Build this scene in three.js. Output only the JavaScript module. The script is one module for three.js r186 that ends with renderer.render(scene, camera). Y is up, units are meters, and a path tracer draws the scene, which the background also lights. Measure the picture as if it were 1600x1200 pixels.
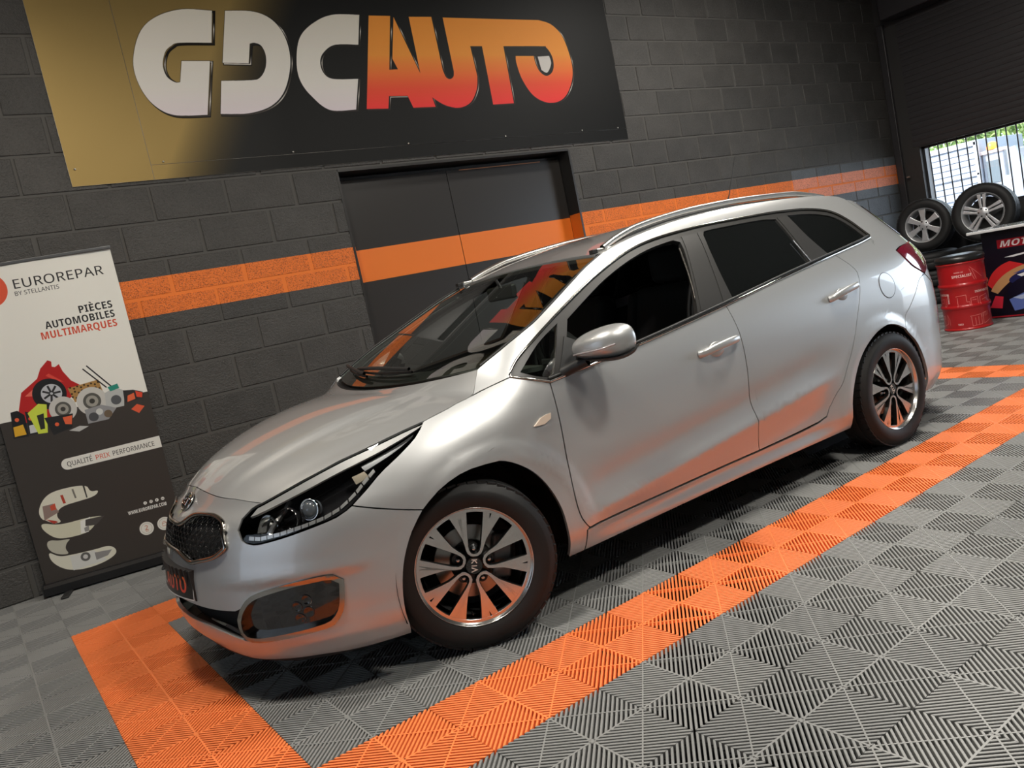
import * as THREE from 'three';
import { RectAreaLightUniformsLib } from 'three/addons/lights/RectAreaLightUniformsLib.js';
import { RoundedBoxGeometry } from 'three/addons/geometries/RoundedBoxGeometry.js';
import { mergeGeometries, mergeVertices, toCreasedNormals } from 'three/addons/utils/BufferGeometryUtils.js';
import { ImprovedNoise } from 'three/addons/math/ImprovedNoise.js';

// ---- camera, sky, lamps, exposure ----
const scene = new THREE.Scene();
const camera = new THREE.PerspectiveCamera(51.12, 4 / 3, 0.05, 120);
camera.position.set(-2.0049, 1.2747, 2.1418);
camera.setRotationFromMatrix(new THREE.Matrix4().set(0.79535, 0.23286, -0.55964, 0, -0.20459, 0.97221, 0.11377, 0, 0.57058, 0.02401, 0.82089, 0, 0, 0, 0, 1));
scene.add(camera);
const renderer = new THREE.WebGLRenderer({ antialias: true });
renderer.toneMapping = THREE.LinearToneMapping;
renderer.toneMappingExposure = 0.82;
renderer.shadowMap.enabled = true;
RectAreaLightUniformsLib.init();
scene.background = new THREE.Color(0.74, 0.86, 1.0);          // overcast sky outside the doors
scene.backgroundIntensity = 7;
const sun = new THREE.DirectionalLight(new THREE.Color(1, 0.96, 0.9), 9);   // sun over the yard, behind the building
sun.name = 'sun'; sun.position.set(-20, 28, -20); sun.target.position.set(12, 0, -4); sun.castShadow = true; sun.shadow.mapSize.set(2048, 2048);
Object.assign(sun.shadow.camera, { left: -24, right: 24, top: 20, bottom: -20, near: 1, far: 90 });
scene.add(sun, sun.target);
const CEILING = 4.45;
// ceiling lamps: [x, z, width, depth, strength, colour, tilt towards the back wall]
const LAMPS = [
  [-1.6, 0.0, 0.5, 0.5, 185, [1.0, 0.945, 0.85]],
  [2.6, 0.5, 0.5, 0.5, 185, [1.0, 0.945, 0.85]],
  [-2.6, -2.0, 0.5, 0.5, 30, [1.0, 0.86, 0.70]],
  [4.9, -1.6, 0.5, 0.5, 170, [1.0, 0.955, 0.88]],
  [0.4, 2.5, 0.5, 0.5, 215, [1.0, 0.95, 0.86]],
];

// ---- helpers ----
const V3 = (x, y, z) => new THREE.Vector3(x, y, z);
const V2 = (x, y) => new THREE.Vector2(x, y);
let seedState = 7;
const rnd = () => { seedState = (seedState * 1664525 + 1013904223) >>> 0; return seedState / 4294967296; };
const noise3 = new ImprovedNoise();
const used = new Map();
const numbered = (name) => { const n = used.get(name) || 0; used.set(name, n + 1); return n ? `${name}_${String(n).padStart(3, '0')}` : name; };
function part(name, geometry, material, parent, label) {
  const m = new THREE.Mesh(geometry, material);
  m.name = parent === scene ? numbered(name) : name;
  m.castShadow = m.receiveShadow = true;
  if (label) m.userData.label = label;
  parent.add(m);
  return m;
}
function tag(o, label, category, group) { Object.assign(o.userData, { label, category }); if (group) o.userData.group = group; return o; }
function thing(name, label, category, at = [0, 0, 0], turn = 0, group) {
  const o = new THREE.Group(); o.name = numbered(name); scene.add(o);
  o.position.set(...at); o.rotation.y = turn;
  return tag(o, label, category, group);
}
function struct(name, geometry, material, parent = scene) { const m = part(name, geometry, material, parent); if (parent === scene) m.userData.kind = 'structure'; return m; }
const std = (color, roughness = 0.6, metalness = 0, more = {}) => new THREE.MeshStandardMaterial({ color: Array.isArray(color) ? new THREE.Color().setRGB(...color) : new THREE.Color(color), roughness, metalness, ...more });
const phys = (color, more) => new THREE.MeshPhysicalMaterial({ color: Array.isArray(color) ? new THREE.Color().setRGB(...color) : new THREE.Color(color), ...more });
const merge = (list) => mergeGeometries(list.map((g) => { const h = g.index ? g.toNonIndexed() : g.clone(); for (const k of Object.keys(h.attributes)) if (!['position', 'normal', 'uv'].includes(k)) h.deleteAttribute(k); if (!h.attributes.uv) h.setAttribute('uv', new THREE.BufferAttribute(new Float32Array(h.attributes.position.count * 2), 2)); return h; }));
const box = (w, h, d, x = 0, y = 0, z = 0, r = 0) => (r ? new RoundedBoxGeometry(w, h, d, 2, r) : new THREE.BoxGeometry(w, h, d)).translate(x, y, z);
const cyl = (r0, r1, h, seg = 24, open = false) => new THREE.CylinderGeometry(r0, r1, h, seg, 1, open);
const lathe = (pts, seg = 48) => new THREE.LatheGeometry(pts.map((p) => V2(...p)), seg);
const tube = (pts, r, seg = 24, rs = 8, closed = false) => new THREE.TubeGeometry(new THREE.CatmullRomCurve3(pts.map((p) => V3(...p)), closed, 'centripetal'), seg, r, rs, closed);
const shapeOf = (pts, holes = []) => { const s = new THREE.Shape(pts.map((p) => V2(...p))); for (const h of holes) s.holes.push(new THREE.Path(h.map((p) => V2(...p)))); return s; };
const extrude = (pts, depth, bevel = 0, holes = [], seg = 1) => new THREE.ExtrudeGeometry(shapeOf(pts, holes), { depth, bevelEnabled: bevel > 0, bevelThickness: bevel, bevelSize: bevel, bevelOffset: -bevel, bevelSegments: seg, curveSegments: 8 });
function canvasTexture(w, h, draw, srgb = true) {
  const c = document.createElement('canvas'); c.width = w; c.height = h; draw(c.getContext('2d'), w, h);
  const t = new THREE.CanvasTexture(c); if (srgb) t.colorSpace = THREE.SRGBColorSpace; t.anisotropy = 8; return t;
}
function noiseTexture(n, f, srgb = false) {                    // tiling; f(u, v, fbm) -> grey or [r, g, b]
  const d = new Uint8Array(n * n * 4);
  const grid = (p, s) => { const g = new Float32Array(p * p); let q = s * 7919 + 13; for (let i = 0; i < p * p; i++) { q = (q * 1664525 + 1013904223) >>> 0; g[i] = q / 4294967296; } return g; };
  const layers = new Map();
  const value = (u, v, p, s) => { const k = p * 100 + s; if (!layers.has(k)) layers.set(k, grid(p, k)); const g = layers.get(k), x = u * p, y = v * p, i = Math.floor(x), j = Math.floor(y), a = x - i, b = y - j, e = a * a * (3 - 2 * a), h = b * b * (3 - 2 * b), at = (m, o) => g[((o % p) + p) % p * p + ((m % p) + p) % p]; return (at(i, j) * (1 - e) + at(i + 1, j) * e) * (1 - h) + (at(i, j + 1) * (1 - e) + at(i + 1, j + 1) * e) * h; };
  for (let j = 0; j < n; j++) for (let i = 0; i < n; i++) {
    const c = f(i / n, j / n, value), k = (j * n + i) * 4, a = Array.isArray(c) ? c : [c, c, c];
    d[k] = clamp(a[0], 0, 1) * 255; d[k + 1] = clamp(a[1], 0, 1) * 255; d[k + 2] = clamp(a[2], 0, 1) * 255; d[k + 3] = 255;
  }
  const t = new THREE.DataTexture(d, n, n, THREE.RGBAFormat); t.wrapS = t.wrapT = THREE.RepeatWrapping; t.magFilter = THREE.LinearFilter; t.minFilter = THREE.LinearMipmapLinearFilter; t.generateMipmaps = true; if (srgb) t.colorSpace = THREE.SRGBColorSpace; t.needsUpdate = true; return t;
}
// ---- car body surface: B(s, y) -> point of the left flank, wrapped round nose and tail ----
const clamp = (v, a, b) => Math.min(b, Math.max(a, v));
const smooth = (a, b, v) => { const t = clamp((v - a) / (b - a), 0, 1); return t * t * (3 - 2 * t); };
function curve(xs, ys) {                                     // monotone cubic through a few points
  const n = xs.length, h = [], d = [], m = [];
  for (let i = 0; i < n - 1; i++) { h[i] = xs[i + 1] - xs[i]; d[i] = (ys[i + 1] - ys[i]) / h[i]; }
  m[0] = d[0]; m[n - 1] = d[n - 2];
  for (let i = 1; i < n - 1; i++) m[i] = d[i - 1] * d[i] <= 0 ? 0 : (3 * (h[i - 1] + h[i])) / ((2 * h[i] + h[i - 1]) / d[i - 1] + (h[i] + 2 * h[i - 1]) / d[i]);
  return (x) => {
    if (x <= xs[0]) return ys[0] + m[0] * (x - xs[0]);
    if (x >= xs[n - 1]) return ys[n - 1] + m[n - 1] * (x - xs[n - 1]);
    let i = 0; while (x > xs[i + 1]) i++;
    const t = (x - xs[i]) / h[i], t2 = t * t, t3 = t2 * t;
    return (2 * t3 - 3 * t2 + 1) * ys[i] + (t3 - 2 * t2 + t) * h[i] * m[i] + (3 * t2 - 2 * t3) * ys[i + 1] + (t3 - t2) * h[i] * m[i + 1];
  };
}
const WB = 2.69, XA = 0.1, XB = 2.9, LF = 1.5, LR = 1.2;
const noseX = curve([0.15, 0.2, 0.25, 0.3, 0.36, 0.44, 0.53, 0.6, 0.64, 0.667, 0.71, 0.762, 0.8, 0.84, 0.92, 1.05, 1.5], [-0.88, -0.905, -0.93, -0.94, -0.945, -0.94, -0.922, -0.903, -0.887, -0.866, -0.815, -0.772, -0.738, -0.7, -0.63, -0.5, 0]);
const tailX = curve([0.15, 0.22, 0.3, 0.45, 0.6, 0.75, 0.9, 1.0, 1.1, 1.2, 1.3, 1.36, 1.48], [3.5, 3.6, 3.68, 3.715, 3.72, 3.71, 3.69, 3.67, 3.61, 3.52, 3.4, 3.31, 3.1]);
const flankZ = curve([0.14, 0.19, 0.23, 0.29, 0.4, 0.5, 0.6, 0.7, 0.78, 0.86, 0.93, 1.0, 1.1, 1.2, 1.3, 1.38, 1.43, 1.47, 1.52], [0.79, 0.838, 0.862, 0.878, 0.882, 0.884, 0.889, 0.891, 0.888, 0.878, 0.862, 0.837, 0.788, 0.733, 0.673, 0.618, 0.582, 0.535, 0.44]);
const seamY = curve([-0.9, -0.6, -0.35, 0, 0.2, 0.3, 3.6], [0.74, 0.79, 0.845, 0.935, 1.0, 1.06, 2.2]);   // height where the wing turns into the bonnet
function halfWidth(x, y) {
  let w = flankZ(y) + (x < 0.2 ? 0.03 * smooth(0.32, 0.14, y) * smooth(0.2, -0.2, x) : 0);
  const back = Math.max(0, x - 1.7);
  w *= 1 - back * back * (y > 0.95 ? 0.012 + 0.03 * smooth(0.95, 1.35, y) : 0.012);
  const k = seamY(x) - 0.26;
  if (y > k && x < 0.6) w -= 0.105 * ((y - k) / 0.26) ** 2 * (1 - smooth(0.1, 0.5, x));
  const lip = (d) => 0.007 * (1 - smooth(0.40, 0.45, d)) + 0.003 * Math.exp(-(((d - 0.372) / 0.02) ** 2));
  w += (lip(Math.hypot(x - 0.07, y - 0.31)) + lip(Math.hypot(x - 2.63, y - 0.30))) * smooth(0.18, 0.32, y);
  // nose: brow over the fog lamp openings
  const brow = 1 - smooth(-0.62, -0.38, x);
  w *= 1 + brow * (0.009 * Math.exp(-(((y - 0.485) / 0.028) ** 2)) - 0.014 * smooth(0.472, 0.435, y) * smooth(0.22, 0.275, y));
  // lower doors: a ridge that climbs to the rear, hollow above it, turned under below it
  const on = smooth(0.42, 0.62, x) * (1 - smooth(1.95, 2.3, x)), ridge = 0.335 + 0.105 * (x - 0.5);
  w += on * (0.008 * Math.exp(-(((y - ridge) / 0.03) ** 2)) - 0.013 * Math.exp(-(((y - ridge - 0.10) / 0.06) ** 2)) - 0.034 * smooth(ridge + 0.005, ridge - 0.16, y) * smooth(0.19, 0.27, y));
  return w;
}
const ss = (c, p) => Math.pow(Math.max(c, 1e-9), 2 / p);
function B(s, y, off = 0) {
  let x, z;
  if (s < XA) {
    const t = (1 - (XA - s) / LF) * Math.PI / 2;
    x = XA - (XA - noseX(y)) * ss(Math.cos(t), 2.8); z = halfWidth(x, y) * Math.sign(t || 1) * ss(Math.abs(Math.sin(t)), 2.2);
  } else if (s > XB) {
    const t = (s - XB) / LR * Math.PI / 2;
    x = XB + (tailX(y) - XB) * ss(Math.sin(Math.min(t, Math.PI / 2)), 2.6); z = halfWidth(x, y) * ss(Math.cos(Math.min(t, Math.PI / 2)), 3.4);
  } else { x = s; z = halfWidth(s, y); }
  if (!off) return [x, y, z];
  const n = Bn(s, y);
  return [x + n[0] * off, y + n[1] * off, z + n[2] * off];
}
function cross3(a, b) { return [a[1] * b[2] - a[2] * b[1], a[2] * b[0] - a[0] * b[2], a[0] * b[1] - a[1] * b[0]]; }
function unit3(v) { const l = Math.hypot(...v) || 1; return v.map((c) => c / l); }
function Bn(s, y) {
  const e = 0.004, a = B(s - e, y), b = B(s + e, y), c = B(s, y - e), d = B(s, y + e);
  return unit3(cross3([b[0] - a[0], b[1] - a[1], b[2] - a[2]], [d[0] - c[0], d[1] - c[1], d[2] - c[2]]));
}

// ---- lamps: glowing panel and area light of the same size and colour ----
LAMPS.forEach(([x, z, w, d, power, c], i) => {
  const where = ['above the front of the car', 'above the rear half of the car', 'above the banner stand', 'above the tiles before the red drum', 'above the grey tiles beside the front door'][i];
  const o = thing('ceiling_lamp', `square white ceiling floodlight ${where}`, 'lamp', [x, CEILING, z]);
  part('housing', box(w + 0.06, 0.06, d + 0.06, 0, -0.03, 0, 0.012), std(0x2a2a2a, 0.5), o);
  const glow = std([0.9, 0.9, 0.9], 0.4, 0, { emissive: new THREE.Color().setRGB(...c), emissiveIntensity: 6 });
  part('diffuser', box(w, 0.012, d, 0, -0.066, 0), glow, o);
  const L = new THREE.RectAreaLight(new THREE.Color().setRGB(...c), power, w, d);
  L.name = 'lamp_glow'; L.position.set(0, -0.09, 0); L.rotation.x = -Math.PI / 2; o.add(L);
});

// ---- the room ----
camera.updateMatrixWorld(); camera.updateProjectionMatrix();
const X0 = -6.6, X1 = 8.95, ZW = -3.77, ZB = 5.6, T = 0.25;
const blockBump = noiseTexture(512, (u, v, n) => 0.5 + 0.3 * (n(u, v, 64, 1) - 0.5) + 0.45 * (n(u, v, 128, 2) - 0.5) + 0.3 * (n(u, v, 256, 3) - 0.5));
const paintTexture = (srgb, seed) => noiseTexture(512, (u, v, n) => { const t = 0.86 + 0.20 * (n(u, v, 6, seed) - 0.5) + 0.28 * (n(u, v, 90, seed + 1) - 0.5) + 0.2 * (n(u, v, 200, seed + 2) - 0.5); return [t, t, t]; }, srgb);
const darkMap = paintTexture(false, 3), orangeMap = noiseTexture(512, (u, v, n) => { const p = n(u, v, 150, 9) * 0.6 + n(u, v, 256, 10) * 0.4, t = p < 0.36 ? 0.45 : 0.95 + 0.1 * (n(u, v, 20, 11) - 0.5); return [t, t * (p < 0.36 ? 0.9 : 1), t]; });
const rough = (map, color) => std(color, 0.62, 0, { map, bumpMap: blockBump, bumpScale: 0.004 });
const M = {
  wall: [rough(darkMap, [0.062, 0.058, 0.053]), rough(darkMap, [0.068, 0.064, 0.059]), rough(darkMap, [0.056, 0.053, 0.049])],
  limeDaylightTint: [rough(darkMap, [0.115, 0.125, 0.135]), rough(darkMap, [0.098, 0.106, 0.115])], daylightTintBand: rough(orangeMap, [0.88, 0.30, 0.17]),  // lime bloom plus cool window daylight painted into block and band colours
  band: rough(orangeMap, [0.85, 0.19, 0.022]),
  joint: std([0.074, 0.070, 0.064], 0.7, 0, { bumpMap: blockBump, bumpScale: 0.0012 }), jointBand: std([0.85, 0.20, 0.026], 0.7),
  black: std([0.012, 0.012, 0.012], 0.5), dark: std([0.03, 0.028, 0.027], 0.55), orange: std([0.86, 0.20, 0.02], 0.45),
  satin: std([0.028, 0.026, 0.025], 0.35),
};
// wall of blocks behind the car: a mortar face that the blocks stand out of by 3 mm; the paint changes at two heights
const BAND = [1.606, 1.863], DOOR = [0.82, 3.205, 2.455], HB = 0.2505, LB = 0.514, ROW0 = 3.7338 - 15 * HB;
const wallBack = struct('wall_back', merge([
  box(DOOR[0] - X0 + T, CEILING + 0.2, T, (DOOR[0] + X0 - T) / 2, (CEILING + 0.2) / 2, ZW - 0.006 - T / 2),
  box(X1 + T - DOOR[1], CEILING + 0.2, T, (X1 + T + DOOR[1]) / 2, (CEILING + 0.2) / 2, ZW - 0.006 - T / 2),
  box(DOOR[1] - DOOR[0], CEILING + 0.2 - DOOR[2], T, (DOOR[0] + DOOR[1]) / 2, (CEILING + 0.2 + DOOR[2]) / 2, ZW - 0.006 - T / 2)]), M.joint);
for (const [a, b] of [[X0, DOOR[0]], [DOOR[1], X1]]) part('painted_joint', box(b - a, BAND[1] - BAND[0], 0.004, (a + b) / 2, (BAND[0] + BAND[1]) / 2, ZW - 0.0038), M.jointBand, wallBack);
function blockGeometry(x0, x1, y0, y1, proud) {
  // front face with a chamfered, slightly uneven rim, split where the paint changes; groups: 0 dark, 1 orange
  const c = 0.004, zf = ZW + proud, zb = ZW - 0.004, pos = [], nor = [], uv = [], groups = [];
  const du = rnd() * 3, dv = rnd() * 3;
  const quad = (a, b, d, e, n) => { for (const p of [a, b, d, a, d, e]) { pos.push(...p); nor.push(...n); uv.push(p[0] / 0.7 + du, p[1] / 0.7 + dv); } };
  const cuts = [y0, ...BAND.filter((h) => h > y0 + c && h < y1 - c), y1];
  for (let i = 0; i < cuts.length - 1; i++) {
    const start = pos.length / 3, a = cuts[i], b = cuts[i + 1], lo = i === 0, hi = i === cuts.length - 2, fa = lo ? a + c : a, fb = hi ? b - c : b, s = 0.7071;
    quad([x0 + c, fa, zf], [x1 - c, fa, zf], [x1 - c, fb, zf], [x0 + c, fb, zf], [0, 0, 1]);
    quad([x0, a, zb], [x0 + c, fa, zf], [x0 + c, fb, zf], [x0, b, zb], [-s, 0, s]);
    quad([x1 - c, fa, zf], [x1, a, zb], [x1, b, zb], [x1 - c, fb, zf], [s, 0, s]);
    if (lo) quad([x0, a, zb], [x1, a, zb], [x1 - c, fa, zf], [x0 + c, fa, zf], [0, -s, s]);
    if (hi) quad([x0 + c, fb, zf], [x1 - c, fb, zf], [x1, b, zb], [x0, b, zb], [0, s, s]);
    groups.push([start, pos.length / 3 - start, a >= BAND[0] - 0.001 && b <= BAND[1] + 0.001 ? 1 : 0]);
  }
  const g = new THREE.BufferGeometry();
  g.setAttribute('position', new THREE.Float32BufferAttribute(pos, 3)); g.setAttribute('normal', new THREE.Float32BufferAttribute(nor, 3)); g.setAttribute('uv', new THREE.Float32BufferAttribute(uv, 2));
  groups.forEach((q) => g.addGroup(...q));
  return g;
}
for (let r = 0; ; r++) {
  const y0 = ROW0 + r * HB, y1 = y0 + HB;
  if (y0 > 4.2) break;
  if (y1 < 0.02) continue;
  const shift = 4.3039 + (r % 2 === 0 ? 0 : 0.237) - 14 * LB;
  for (let k = -2; k < 24; k++) {
    let a = shift + k * LB + 0.012 + 0.012 * (rnd() - 0.5), b = shift + (k + 1) * LB - 0.012 + 0.012 * (rnd() - 0.5);
    if (b < -3.3 || a > X1) { rnd(); continue; }
    b = Math.min(b, X1 - 0.01);
    const spans = y0 > DOOR[2] - 0.02 || b < DOOR[0] || a > DOOR[1] ? [[a, b]] : [[a, DOOR[0]], [DOOR[1], b]].filter(([p, q]) => q - p > 0.05);
    for (const [p, q] of spans) {
      if (q - p < 0.06) continue;
      if (p > -1.0 && q < 3.95 && y0 > 2.6) continue;          // wholly behind the sign
      let lo = Math.max(y0 + 0.009, 0.006), hi = y1 - 0.009;
      if (y0 < DOOR[2] && y1 > DOOR[2] && q > DOOR[0] && p < DOOR[1]) { lo = DOOR[2] + 0.004; if (hi - lo < 0.03) continue; }
      if (![[p, lo], [q, lo], [p, hi], [q, hi]].some(([x, y]) => { const v = V3(x, y, ZW).project(camera); return Math.abs(v.x) < 1.03 && Math.abs(v.y) < 1.03; })) continue;
      const g = blockGeometry(p, q, lo, hi, 0.0004 + 0.0018 * rnd());
      const daylightTinted = hi < 2.12 && rnd() < smooth(5.4, 7.0, p), k = Math.floor(rnd() * 3);   // limed blocks low in the far corner, window daylight painted into their colour
      part('block', g, daylightTinted ? [M.limeDaylightTint[k % 2], M.daylightTintBand] : [M.wall[k], M.band], wallBack);
    }
  }
}
// recessed double leaf door
const recess = ZW - 0.15, frame = struct('door_1', merge([
  box(0.02, DOOR[2], T, DOOR[0] - 0.009, DOOR[2] / 2, ZW - T / 2 + 0.003), box(0.02, DOOR[2], T, DOOR[1] + 0.009, DOOR[2] / 2, ZW - T / 2 + 0.003), box(DOOR[1] - DOOR[0], 0.02, T, (DOOR[0] + DOOR[1]) / 2, DOOR[2] + 0.009, ZW - T / 2 + 0.003)]), M.satin);
for (const [a, b] of [[DOOR[0] + 0.004, 1.9035], [1.9085, DOOR[1] - 0.006]]) {
  const leaf = part('door_leaf', box(b - a, DOOR[2] - 0.05, 0.05, (a + b) / 2, DOOR[2] / 2 - 0.02, recess - 0.025, 0.004), std([0.034, 0.031, 0.029], 0.33), frame);
  part('orange_stripe', box(b - a - 0.002, 0.262, 0.003, (a + b) / 2, 1.712, recess + 0.0008), M.orange, leaf, 'orange painted stripe');
}
for (const x of [DOOR[0] + 0.003, DOOR[1] - 0.001]) part('painted_reveal', box(0.003, BAND[1] - BAND[0], 0.148, x, (BAND[0] + BAND[1]) / 2, ZW - 0.075), M.orange, frame, 'orange painted reveal');
part('head_gap', box(DOOR[1] - DOOR[0] - 0.02, 0.03, 0.04, (DOOR[0] + DOOR[1]) / 2, DOOR[2] - 0.035, recess - 0.03), M.black, frame);
part('edge_strip', box(0.92, 0.006, 0.01, 2.5, DOOR[2] - 0.052, recess + 0.004), std([0.55, 0.25, 0.12], 0.5), frame, 'bare pale strip under the door head');
struct('wall_behind_door', box(DOOR[1] - DOOR[0] + 0.6, DOOR[2] + 0.3, 0.1, (DOOR[0] + DOOR[1]) / 2, DOOR[2] / 2, ZW - 0.006 - T - 0.051), M.black);

// right wall: dark sheet with a roller shutter over a barred window
const GATE = { z0: 0.5, z1: 3.6, y1: 2.9 };                      // open gateway, out of the picture to the right
const WIN = { y0: 1.08, y1: 2.008, z0: -3.425, z1: -0.9 };
const wallRight = struct('wall_right', merge([
  box(T, WIN.y0, GATE.z0 - ZW + T, X1 + T / 2, WIN.y0 / 2, (GATE.z0 + ZW - T) / 2), box(T, WIN.y1, ZB - GATE.z1 + T, X1 + T / 2, WIN.y1 / 2, (ZB + GATE.z1 + T) / 2), box(T, CEILING + 0.2 - GATE.y1, ZB - ZW + 2 * T, X1 + T / 2, (CEILING + 0.2 + GATE.y1) / 2, (ZB + ZW) / 2), box(T, GATE.y1 - WIN.y1, GATE.z0 - ZW + T, X1 + T / 2, (GATE.y1 + WIN.y1) / 2, (GATE.z0 + ZW - T) / 2), box(T, GATE.y1 - WIN.y1, ZB - GATE.z1 + T, X1 + T / 2, (GATE.y1 + WIN.y1) / 2, (ZB + GATE.z1 + T) / 2),
  box(T, WIN.y1 - WIN.y0, WIN.z0 - ZW, X1 + T / 2, (WIN.y0 + WIN.y1) / 2, (WIN.z0 + ZW) / 2), box(T, WIN.y1 - WIN.y0, GATE.z0 - WIN.z1, X1 + T / 2, (WIN.y0 + WIN.y1) / 2, (WIN.z1 + GATE.z0) / 2)]), M.dark);
const slatM = std([0.034, 0.031, 0.033], 0.4);
const slatG = extrude([[0, 0], [0.005, 0.003], [0.008, 0.035], [0.005, 0.073], [0, 0.078]], 2.75, 0);
for (let i = 0; i < 22; i++) { const s = part('shutter_slat', slatG, slatM, wallRight); s.rotation.y = Math.PI; s.position.set(X1 - 0.002, 2.02 + i * 0.0755, -0.75); }
part('shutter_box', box(0.3, 0.5, 3.1, X1 - 0.15, 3.93, -2.0, 0.02), std([0.028, 0.025, 0.027], 0.5), wallRight);
part('shutter_guide', box(0.05, 3.68, 0.09, X1 - 0.027, 1.84, -3.70, 0.008), std([0.03, 0.028, 0.03], 0.35), wallRight);
part('latch', box(0.02, 0.02, 0.045, X1 - 0.05, 1.66, -3.60, 0.006), std([0.45, 0.42, 0.38], 0.35, 0.9), wallRight);
const windowFrame = struct('window_1', merge([box(0.06, 0.04, WIN.z1 - WIN.z0, X1 + 0.1, WIN.y0 + 0.02, (WIN.z0 + WIN.z1) / 2, 0.006), box(0.06, 0.03, WIN.z1 - WIN.z0, X1 + 0.1, WIN.y1 - 0.015, (WIN.z0 + WIN.z1) / 2), box(0.06, WIN.y1 - WIN.y0, 0.03, X1 + 0.1, (WIN.y0 + WIN.y1) / 2, WIN.z0 + 0.015)]), std([0.03, 0.03, 0.034], 0.4));
part('window_pane', box(0.006, WIN.y1 - WIN.y0, WIN.z1 - WIN.z0, X1 + 0.13, (WIN.y0 + WIN.y1) / 2, (WIN.z0 + WIN.z1) / 2), phys(0xffffff, { transmission: 1, thickness: 0, roughness: 0.02, ior: 1.45 }), windowFrame);
const barG = cyl(0.0085, 0.0085, WIN.y1 - WIN.y0, 10);
for (let i = 0; i < 21; i++) part('window_bar', barG, std([0.03, 0.03, 0.035], 0.4), windowFrame).position.set(X1 + 0.06, (WIN.y0 + WIN.y1) / 2, WIN.z0 + 0.09 + i * 0.1175);

// left wall with a wide open doorway, wall behind the camera, ceiling
struct('wall_left', merge([box(T, CEILING + 0.2, 1.8, X0 - T / 2, CEILING / 2, ZW + 0.65), box(T, CEILING + 0.2, 4.0, X0 - T / 2, CEILING / 2, ZB - 1.75), box(T, CEILING + 0.2 - 3.0, 4.2, X0 - T / 2, (CEILING + 3.2) / 2, -0.2)]), M.dark);
struct('wall_front', box(X1 - X0 + 2 * T, CEILING + 0.2, T, (X0 + X1) / 2, (CEILING + 0.2) / 2, ZB + T / 2), std([0.07, 0.067, 0.064], 0.7));
struct('ceiling', box(X1 - X0 + 2 * T, 0.2, ZB - ZW + 2 * T, (X0 + X1) / 2, CEILING + 0.1, (ZB + ZW) / 2), std([0.05, 0.046, 0.042], 0.8));

// ---- floor: snap-together ribbed tiles of 40 cm on a dark slab ----
const floor = struct('floor', box(X1 - X0 + 2 * T, 0.1, ZB - ZW + 2 * T, (X0 + X1) / 2, -0.086, (ZB + ZW) / 2), std([0.01, 0.01, 0.01], 0.9));
function tileGeometry() {
  // each quarter is a corrugated sheet whose ribs run from the tile's middle to its corner; thin bars cross them
  const pos = [], nor = [], h = 0.2 - 0.0002, N = 20, D = h * Math.SQRT2, p = D / N, depth = 0.021, w = 0.52;
  const tri = (a, b, c, n) => { pos.push(...a, ...b, ...c); nor.push(...n, ...n, ...n); };
  for (const [sx, sz] of [[1, 1], [-1, 1], [-1, -1], [1, -1]]) {
    // along = corner direction, across = the other diagonal; t in [-D/2, D/2] across
    const at = (l, t, y) => { const a = (l + t) / Math.SQRT2, b = (l - t) / Math.SQRT2; return [sx * a, y, sz * b]; };
    const ends = (t) => [Math.abs(t) + 0.004, D - Math.abs(t) - 0.0006];
    const quad = (t0, y0, t1, y1, n) => {
      const [a0, b0] = ends(t0), [a1, b1] = ends(t1);
      if (b0 <= a0 && b1 <= a1) return;
      const A = at(a0, t0, y0), Bq = at(Math.max(a0, b0), t0, y0), C = at(Math.max(a1, b1), t1, y1), E = at(a1, t1, y1);
      const e = sx * sz < 0; tri(A, e ? C : Bq, e ? Bq : C, n); tri(A, e ? E : C, e ? C : E, n);
    };
    const side = (s) => { const v = at(0, s, 0); const l = Math.hypot(...v) || 1; return v.map((q) => q / l); };
    for (let i = 0; i < N; i++) {
      const c = -D / 2 + (i + 0.5) * p, r = p * w / 2, b = 0.0012, up = [0, 1, 0];
      const nl = side(-1), nr = side(1), bl = nl.map((q, k) => q * 0.7 + up[k] * 0.7), br = nr.map((q, k) => q * 0.7 + up[k] * 0.7);
      quad(c - r, -depth, c - r, -b, nl);
      quad(c - r, -b, c - r + b, 0, bl);
      quad(c - r + b, 0, c + r - b, 0, up);
      quad(c + r - b, 0, c + r, -b, br);
      quad(c + r, -b, c + r, -depth, nr);
    }
  }
  let g = new THREE.BufferGeometry();
  g.setAttribute('position', new THREE.Float32BufferAttribute(pos, 3)); g.setAttribute('normal', new THREE.Float32BufferAttribute(nor, 3));
  const bars = [];
  const bar = (x0, z0, x1, z1, wd, y) => { const l = Math.hypot(x1 - x0, z1 - z0); bars.push(box(l, 0.012, wd).rotateY(-Math.atan2(z1 - z0, x1 - x0)).translate((x0 + x1) / 2, y - 0.006, (z0 + z1) / 2)); };
  for (const [a, b] of [[1, 0], [0, 1], [-1, 0], [0, -1]]) { bar(0.006 * a, 0.006 * b, 0.198 * a, 0.198 * b, 0.006, 0.0002); bar(0.2 * a, 0.2 * b, 0.2 * b, -0.2 * a, 0.0045, 0.0004); }
  bars.push(cyl(0.011, 0.011, 0.01, 12).translate(0, -0.0048, 0));
  return merge([g, ...bars]);
}
const tileG = tileGeometry(), TILE = 0.4;
const greyM = [[0.235, 0.236, 0.230], [0.222, 0.223, 0.218], [0.248, 0.248, 0.241]].map((c) => std(c, 0.4)), orangeM = [[0.92, 0.235, 0.065], [0.89, 0.222, 0.06]].map((c) => std(c, 0.5));
const isBay = (i, j) => i >= -4 && i <= 10 && j >= -6 && j <= 0 && (i === -4 || i === 10 || j === -6 || j === 0);
const tiles = [];
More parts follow.
